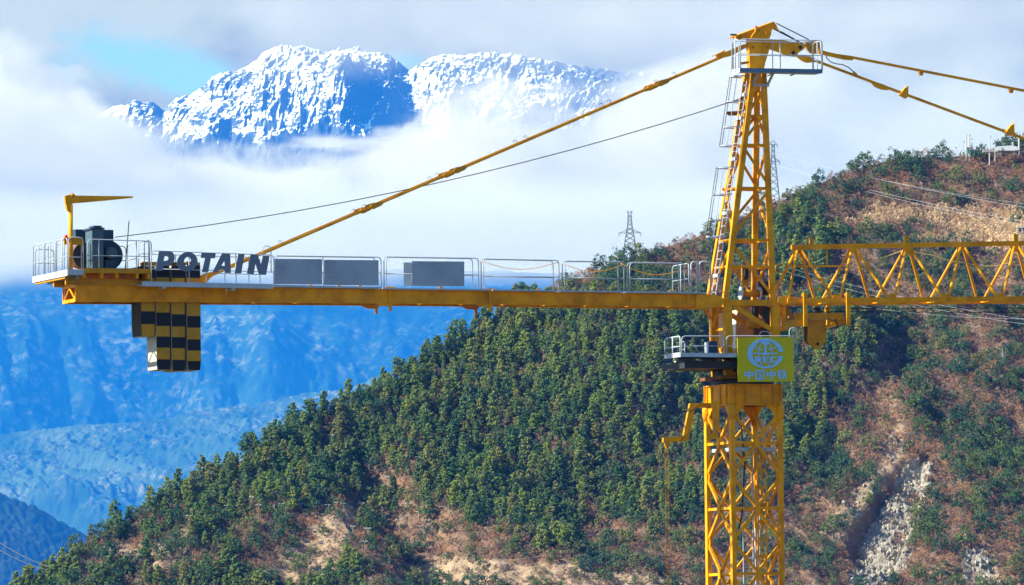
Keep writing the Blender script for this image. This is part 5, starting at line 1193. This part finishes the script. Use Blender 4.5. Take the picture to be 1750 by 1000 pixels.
# trolley, hook block and its ropes
E8 = lambda l: [(1340 + x / 8.33, 480 + y / 8.33) for x, y in l]
tr = root_at('jib_trolley', P(1400, 545, 0), label='yellow brown trolley frame hanging under the inner end of the jib', cat='trolley')
for v_ in (-JV - .18, JV + .08):
    MB().plate(E8([(280, 170), (328, 170), (338, 650), (283, 650)]), v_, .08).build('hanger', YEL, tr) if v_ < 0 else None
    MB().plate(E8([(892, 160), (940, 165), (948, 640), (892, 640)]), v_, .08).build('hanger', YEL, tr) if v_ < 0 else None
for px in (1377, 1450):
    a = UZ(px, 500, -JV); z1, z0 = UZ(px, 505, -JV)[1], UZ(px, 556, -JV)[1]
    MB().box(a[0] - .08, a[0] + .08, JV + .1, JV + .18, z0, z1).build('hanger', YEL, tr)
    for v_ in (-JV, JV):
        q_ = UZ(px - 4, 503, -JV); MB().tube([WL(q_[0], v_ - .06, jz(q_[0]) + .18), WL(q_[0], v_ + .06, jz(q_[0]) + .18)], .09, 14).build('wheel', YEL2, tr, True)
for v_ in (-.6, .55): MB().plate(E8([(150, 460), (850, 455), (850, 545), (150, 560)]), v_, .06).build('frame_beam', YEL2, tr)
for x in (200, 470, 820): q_ = UZ(*E8([(x, 505)])[0], -.54); MB().box(q_[0] - .05, q_[0] + .05, -.54, .549, q_[1] - .07, q_[1] + .07).build('cross_beam', YEL2, tr)
MB().plate(E8([(-10, 600), (130, 560), (300, 545), (300, 640), (130, 655), (-10, 690)]), -JV - .05, .1).build('bumper_beam', YEL2, tr)
MB().plate(E8([(600, 660), (720, 575), (750, 640), (620, 680)]), -.5, .3).build('rope_guard', YEL, tr); MB().plate(E8([(760, 560), (870, 510), (900, 610), (790, 640)]), -.45, .5).build('rope_guard', YEL2, tr)
for x, y in ((470, 440), (635, 500)): q_ = E8([(x, y)])[0]; MB().tube([P(*q_, -.3), P(*q_, .3)], .16, 16).build('pulley', DKM, tr, True)
MB().plate(E8([(440, 375), (500, 375), (495, 455), (450, 455)]), -.1, .15).build('post', YEL2, tr); MB().plate(E8([(600, 375), (640, 360), (650, 440), (600, 440)]), -.1, .15).build('post', YEL2, tr)
MB().plate(E8([(0, 380), (90, 420), (150, 560), (60, 560)]), .4, .1).build('side_plate', YEL2, tr)
hk = root_at('hook_block', P(1398, 597, 0), label='brown yellow hook block with tapered bottom hanging below the trolley', cat='hook block')
hb_ = [(345, 560), (580, 560), (600, 680), (602, 850), (575, 885), (520, 960), (490, 972), (450, 972), (415, 955), (345, 880), (335, 850)]
for v_ in (-.32, .26): MB().plate(E8(hb_), v_, .05).build('cheek_plate', YEL2, hk)
MB().plate(E8([(360, 580), (570, 580), (585, 840), (480, 930), (360, 850)]), -.269, .52).build('core', RUST_, hk)
MB().plate(E8([(385, 750), (580, 750), (580, 840), (385, 840)]), -.345, .02).build('cover_plate', YEL2, hk); q_ = E8([(480, 898)])[0]; MB().tube([P(*q_, -.36), P(*q_, -.325)], .06, 12).build('pin', DKM, hk)
a = P(1345, 524.5, -.3); d = UX * 26 + ZX * (jz(26) - jz(0)); 
rope('trolley_rope', [P(1345, 526.5, -.3), P(1345, 526.5, -.3) + UX * 30 + ZX * .45], .015, 'upper dark rope running just beneath the jib', 'rope', .05)
rope('trolley_rope', [P(1400, 532.5, .3), P(1400, 532.5, .3) + UX * 30 + ZX * .35], .015, 'lower dark rope running beneath the jib right of the trolley', 'rope', .05)
# chain hoist hanging from the lifting arm
chn = root_at('chain_hoist', P(1139, 762, -.55), label='yellow hand chain hoist hanging from the arm left of the mast', cat='chain hoist')
MB().plate(E7([(115, 888), (165, 888), (160, 905), (150, 935), (130, 935), (120, 905)]), -.62, .12).build('trolley_body', YEL2, chn)
for px in (1137.2, 1141.6):
    c_ = MB(); a = P(px, 764, -.55); z_ = a.z
    k_ = 0
    while z_ > a.z - 6.5: 
        t_ = UX if k_ % 2 else VX; q_ = Vector((a.x, a.y, z_)); c_.tube([q_ + t_ * .02, q_ - ZX * .03 + t_ * .028, q_ - ZX * .07 + t_ * .02], .006, 4); c_.tube([q_ - t_ * .02, q_ - ZX * .03 - t_ * .028, q_ - ZX * .07 - t_ * .02], .006, 4); z_ -= .065; k_ += 1
    c_.build('chain', YEL2, chn)
# yellow festoon cable inside the jib
pts = []
nds = [(1430, 461), (1452, 459), (1475, 451), (1508, 441), (1541, 429), (1560, 430), (1600, 438), (1625, 447), (1650, 449), (1672, 455), (1700, 455), (1738, 447), (1760, 442), (1790, 448)]
rope('festoon_cable', [P(x, y, .15) for x, y in nds], .018, 'slack pale yellow cable looping inside the jib lattice', 'cable', 0, material('yellow_cable', (.75, .55, .2), .5))
# ------------------------------------------------------------------ things on the hillside
PYM = material('pylon_steel', (.17, .21, .25), .6)
WIRW = material('pale_wire', (.85, .87, .9), .4); WIRE = material('power_line', (.42, .44, .47), .5); POLE = material('concrete_pole', (.55, .53, .50), .8); LAMPW = material('lamp_head_white', (.8, .82, .85), .4)
TEAL = material('teal_transformer_paint', (.02, .30, .25), .5); ROOFW = material('white_roof_sheet', (.72, .73, .74), .6, var=.2, vscale=.3); WALLG = material('weathered_wall', (.42, .38, .33), .85, var=.4, vscale=.4)
def pyl(name, pxc, pytop, pybot, Y, wtop, wbot, arms, label, grp=None):
    B = unproj_y(pxc, pybot, Y); T = unproj_y(pxc, pytop, Y); H = T.z - B.z
    r = root_at(name, B, label=label, cat='pylon', group=grp); lat = MB(); n_ = 11
    def cor(f_): w_ = (wbot + (wtop - wbot) * min(1, f_ * 1.15)) / 2; return [B + Vector((sx_ * w_, sy_ * w_, H * f_)) for sx_, sy_ in ((-1, -1), (1, -1), (1, 1), (-1, 1))]
    ts = [1 - (1 - i / n_) ** 1.15 for i in range(n_ + 1)]
    for a, b in zip(ts, ts[1:]):
        ca_, cb_ = cor(a), cor(b)
        for i in range(4):
            lat.bar(ca_[i], cb_[i], .24); lat.bar(ca_[i], cb_[(i + 1) % 4], .13); lat.bar(ca_[(i + 1) % 4], cb_[i], .13)
    lat.build('lattice_body', PYM, r)
    for f_, hw, rise in arms:
        m_ = MB(); c_ = B + ZX * H * f_
        for s_ in (-1, 1):
            tip = c_ + Vector((s_ * hw, 0, rise)); m_.bar(c_ - ZX * .1, tip, .18); m_.bar(c_ + ZX * 1.3, tip, .16)
            for q_ in (.35, .65): m_.bar(c_.lerp(tip, q_), (c_ + ZX * 1.3).lerp(tip, q_ + .1), .1)
            if rise < 1: m_.bar(tip, tip - ZX * 1.1, .14)
        m_.build('cross_arm', PYM, r)
    return B, H
b1, h1 = pyl('power_pylon', 1077, 368, 456, 2560, 1.1, 5.6, [(.66, 3.4, 0.0), (.97, .9, 1.9)], 'lattice power pylon standing alone against the clouds left of the mast')
b2, h2 = pyl('power_pylon', 1322.5, 246, 366, 2560, .8, 4.4, [(.75, 2.0, 0.1), (.99, 1.3, .1)], 'slim lattice power pylon half hidden behind the right leg of the crane head')
def line(p0, p1, Y0, Y1, sag, r, label, grp='power lines crossing the hill'):
    a, b = unproj_y(*p0, Y0), unproj_y(*p1, Y1)
    o = rope('power_line', [a.lerp(b, t / 24) - ZX * sag * 4 * (t / 24) * (1 - t / 24) for t in range(25)], r, label, 'power line', mat=WIRW if p0[0] < 0 else WIRE, group=grp)
line((1322, 262), (1760, 356), 2560, 2050, 1.0, .032, 'topmost power line running down from the slim pylon across the brown hilltop')
line((1326, 281), (1760, 380), 2560, 2030, 1.2, .034, 'second power line from the slim pylon over the hilltop')
line((1320, 281), (1760, 386), 2560, 2030, 1.4, .034, 'third power line passing just over the maize field')
line((1440, 292), (1765, 350), 2450, 2050, .8, .022, 'faint power line above the others over the brown hilltop')
line((1170, 395), (1765, 548), 2500, 1900, 3.0, .022, 'thin power line passing behind the crane jib')
line((1170, 402), (1765, 556), 2500, 1890, 3.2, .022, 'thin lower power line passing behind the crane jib')
line((1450, 520), (1765, 545), 2300, 1900, 1.0, .02, 'thin power line below the jib over purple brown scrub')
line((1064, 396), (960, 520), 2620, 2900, 1.5, .03, 'faint power line dropping left from the pylon behind the counter-jib')
line((1093, 397), (1240, 420), 2620, 2400, 1.0, .03, 'faint power line leaving the lone pylon towards the mast')
line((-15, 918), (82, 968), 1900, 2060, .6, .10, 'upper of two pale wires crossing the bottom left corner', 'wires in the bottom left corner')
line((-15, 932), (80, 974), 1900, 2060, .6, .10, 'lower of two pale wires crossing the bottom left corner', 'wires in the bottom left corner')
def surf(px, py):                       # slope point seen at (px,py)
    i = np.argmin((FPXv - px) ** 2 + (FPYv - py) ** 2); return Vector([float(q_) for q_ in FRv[i]])
def crest(px):                          # ridge line point
    P_ = HV[519]; x, y = project(P_); i = int(np.argmin(np.abs(x - px))); return Vector([float(q_) for q_ in P_[i]])
# small solar lamps standing along the terraces
lm = root_at('solar_lamp', (0, 0, 0), label='small white twin solar lamp', cat='lamp')
MB().tube([Vector((0, 0, -.3)), Vector((0, 0, 2.9))], .05, 5).build('post', POLE, lm)
for s_ in (-1, 1): MB().hexa([Vector((x, y, z)) for z in (2.88, 2.98) for x, y in ((s_ * .12, -.15), (s_ * .75, -.15), (s_ * .75, .15), (s_ * .12, .15))]).build('lamp_panel', LAMPW, lm)
spots = [(297, 880), (322, 890), (387, 870), (422, 832), (441, 872), (482, 868), (514, 865), (563, 872), (587, 868), (618, 865), (644, 875), (716, 882), (718, 905), (641, 790), (716, 790), (790, 745), (813, 680), (886, 733),
         (841, 712), (958, 792), (1012, 660), (1080, 655), (1076, 690), (1222, 690), (598, 695), (484, 758), (512, 772), (583, 796), (551, 778), (660, 820), (677, 836), (565, 752), (648, 700), (665, 742), (689, 748), (610, 832), (652, 868), (605, 903), (630, 912), (625, 932), (665, 922), (682, 898),
         (694, 852), (730, 878), (735, 902), (697, 869), (766, 826), (574, 862), (536, 842), (558, 844), (590, 842), (470, 850), (454, 838), (432, 855), (428, 858), (595, 948), (656, 848), (672, 850), (575, 935), (637, 918)]
spots = [q_ for q_ in spots if q_[0] < 1000][:52]
def where(x, y, k_):
    a = 'on the bare left end of the hill' if x < 345 else 'among the pines left of the dry spur' if x < 520 else 'above the dry grassy spur' if x < 620 and y < 880 else 'on the dark scrub right of the dry spur' if x < 760 and y > 780 else 'in a gap of the pine wood'
    return a
seen = {}
for j, (x, y) in enumerate(spots):
    p_ = surf(x, y + 12)
    if j == 0: o = lm; o.location = p_
    else:
        o = lm.copy(); COL.objects.link(o); o.location = p_
        for ch in lm.children: c_ = ch.copy(); COL.objects.link(c_); c_.parent = o
    o.rotation_euler = (0, 0, (j * 1.7) % .8 - .4); sc = .8 + ((j * 37) % 10) / 25.; o.scale = (sc,) * 3
    o['label'] = LM('white', 'twin headed lamp post', x, y); o['group'] = 'small lamp posts dotted over the hillside'
# utility poles and transformer on the crest
def pole(px, pt, pb, Y, label, arm=None, r=.16):
    B = unproj_y(px, pb, Y); T = unproj_y(px, pt, Y); rt_ = root_at('utility_pole', B, label=label, cat='utility pole', group='utility poles on the hilltop')
    MB().tube([B - ZX * 2, T], [r * 1.3, r], 8).build('post', POLE, rt_)
    if arm:
        m_ = MB()
        for k_ in arm: q_ = unproj_y(px, k_[0], Y); m_.bar(q_ - Vector((k_[1], 0, 0)), q_ + Vector((k_[2], 0, 0)), .12); m_.bar(q_ + Vector((k_[2] * .8, 0, 0)), q_ + Vector((k_[2] * .8, 0, .45)), .12)
        m_.build('cross_arm', PYM, rt_)
    return rt_
cy_ = crest(1655).y - 3
pole(1651, 228, 266, cy_, 'tall plain utility pole left of the teal transformer'); pole(1656.5, 231, 266, cy_, 'utility pole with several cross arms above the teal transformer', [(232, .5, .5), (238.5, .1, 1.0), (246, .1, 1.0), (249, .1, .9)])
pole(1691, 234, 272, crest(1691).y - 8, 'slim utility pole midway between transformer and white roofed shed', [(234.3, .2, .6)]); pole(1741.5, 226, 256, crest(1741).y - 12, 'pale utility pole at the right edge beside the white roofed shed', r=.22)
pole(1731, 243, 258, crest(1731).y - 14, 'short pale pole rising from the shed roof', r=.15); pole(1700.5, 243, 264, crest(1700).y - 14, 'short thin pole left of the white roofed shed', r=.1); pole(1646, 244, 264, crest(1646).y, 'faint thin short pole left of the tall plain pole', [(243.5, .05, .5)], r=.06)
tx = root_at('transformer', unproj_y(1655, 266, cy_ - 1), label='teal pole mounted transformer box on the hilltop', cat='transformer')
def wbox(px0, py0, px1, py1, Y, dep, nm, mat, par):
    a, b = unproj_y(px0, py1, Y), unproj_y(px1, py0, Y); return MB().hexa([Vector((x, y, z)) for z in (a.z, b.z) for x, y in ((a.x, Y), (b.x, Y), (b.x, Y + dep), (a.x, Y + dep))]).build(nm, mat, par)
wbox(1653, 256.5, 1657.5, 262, cy_ - 1.2, .9, 'tank', TEAL, tx); wbox(1651.5, 255.6, 1658.5, 256.4, cy_ - 1.3, 1.1, 'platform', POLE, tx); wbox(1653, 252, 1656.5, 255.5, cy_ - 1.1, .6, 'bushings', DKM, tx); wbox(1659, 252.5, 1661.5, 255, cy_ - 1.1, .3, 'red_switch', material('dull_red', (.5, .04, .08), .5), tx)
for px in (1652, 1658): wbox(px, 256.6, px + .6, 268, cy_ - 1.1, .12, 'stand', POLE, tx)
# white roofed shed and stone hut
Ys = crest(1722).y - 16
sh = root_at('shed', unproj_y(1722, 262, Ys), label='white roofed open shed on the hilltop at the right', cat='shed')
for v_ in range(1):
    a = [unproj_y(x, y, Ys) for x, y in ((1701, 252.5), (1705, 250), (1730, 248.6), (1741, 251.5), (1743, 256), (1733, 257.5), (1704, 257))]
    m_ = MB(); m_.slab(a, Vector((0, 5, 0))); m_.build('roof', ROOFW, sh)
for px in (1704, 1709, 1732, 1740): wbox(px, 256.5, px + 1, 264, Ys + .3, .2, 'post', POLE, sh)
wbox(1706, 257, 1731, 263, Ys + 4, .3, 'back_wall', WALLG, sh); wbox(1680, 256.5, 1701, 260, Ys - .5, 3, 'terrace_wall', WALLG, sh)
hu_p = surf(1743, 396); hu = root_at('stone_hut', hu_p, label='small grey stone hut with dark doorway at the right edge of the maize field', cat='hut')
def lbox(c_, x0, x1, y0, y1, z0, z1, nm, mat, par): return MB().hexa([c_ + Vector((x, y, z)) for z in (z0, z1) for x, y in ((x0, y0), (x1, y0), (x1, y1), (x0, y1))]).build(nm, mat, par)
lbox(hu_p, -.85, .85, -1.2, 1.0, -.8, .95, 'wall', WALLG, hu); lbox(hu_p, -1.0, 1.0, -1.35, 1.1, .953, 1.2, 'roof', POLE, hu); lbox(hu_p, -.32, .32, -1.21, -1.203, -.4, .62, 'doorway', DKM, hu)
fg = root_at('flag_post', unproj_y(1634, 266, cy_), label='short post with a small dark box on the crest left of the poles', cat='post')
MB().tube([unproj_y(1634, 268, cy_), unproj_y(1634, 253, cy_)], .1, 6).build('post', POLE, fg); wbox(1633, 251.6, 1635, 253, cy_ - .1, .3, 'box', DKM, fg)
# hut among the pines (pale cabinet)
cbx = surf(468, 873); cb2 = root_at('white_cabinet', cbx, label='small upright white cabinet among lamp posts at lower left of the wood', cat='cabinet')
lbox(cbx, -.3, .3, -.4, .2, 0, 1.5, 'body', LAMPW, cb2); lbox(cbx, -.38, .38, -.48, .28, 1.503, 1.6, 'lid', POLE, cb2)
# bare pale trees
def bare(px, py, H, seed, label, pale=True):
    rs_ = random.Random(seed); B = surf(px, py); r = root_at('bare_tree', B, label=label, cat='tree', group='leafless pale trees on the hillside')
    tk_ = MB(); tk_.tube([B - ZX * .4, B + ZX * H * .5 + Vector((.1, 0, 0)), B + ZX * H], [.09, .065, .02], 6); tk_.build('trunk', WM if pale else TM, r); br = MB()
    for i in range(26):
        f_ = .2 + .75 * rs_.random(); a = B + ZX * H * f_; an_ = rs_.random() * 6.28; L = H * .34 * (1.15 - f_) + .3
        d = Vector((math.cos(an_), math.sin(an_), .9 + rs_.random() * .6)).normalized(); e = a + d * L; br.tube([a, e], [.035, .014], 4)
        for k_ in range(4): an2 = an_ + rs_.uniform(-1.1, 1.1); f2 = rs_.uniform(.3, 1); s_ = a.lerp(e, f2); br.tube([s_, s_ + Vector((math.cos(an2), math.sin(an2), 1)).normalized() * L * .45], [.02, .009], 3)
    br.build('branches', WM if pale else TM, r)
bare(1716, 628, 5.2, 1, 'pale leafless tree high on the right slope beside an evergreen'); bare(1712, 660, 3.0, 2, 'small pale leafless tree below the tall pale one at right')
bare(1391, 418, 4.6, 3, 'pale leafless tree just above the inner end of the jib'); bare(1568, 500, 4.4, 4, 'pale leafless tree seen through the jib lattice'); bare(1498, 450, 4.0, 5, 'pale leafless tree seen through the left bays of the jib')
bare(1700, 330, 3.2, 6, 'pale leafless tree on the brown hilltop under the shed'); bare(1585, 560, 3.6, 7, 'pale leafless tree under the jib against purple scrub'); bare(153, 930, 3.0, 8, 'dark leafless tree on the crest at the low left end of the hill', False)
bare(1575, 330, 3.0, 10, 'pale leafless tree in the dark copse on the hilltop'); bare(1540, 336, 2.6, 11, 'thin pale leafless tree left in the dark copse on the hilltop')
bare(760, 965, 3.2, 12, 'pale leafless tree on the terraces at bottom middle'); bare(860, 975, 3.4, 13, 'pale leafless tree at the right end of the bottom terraces')
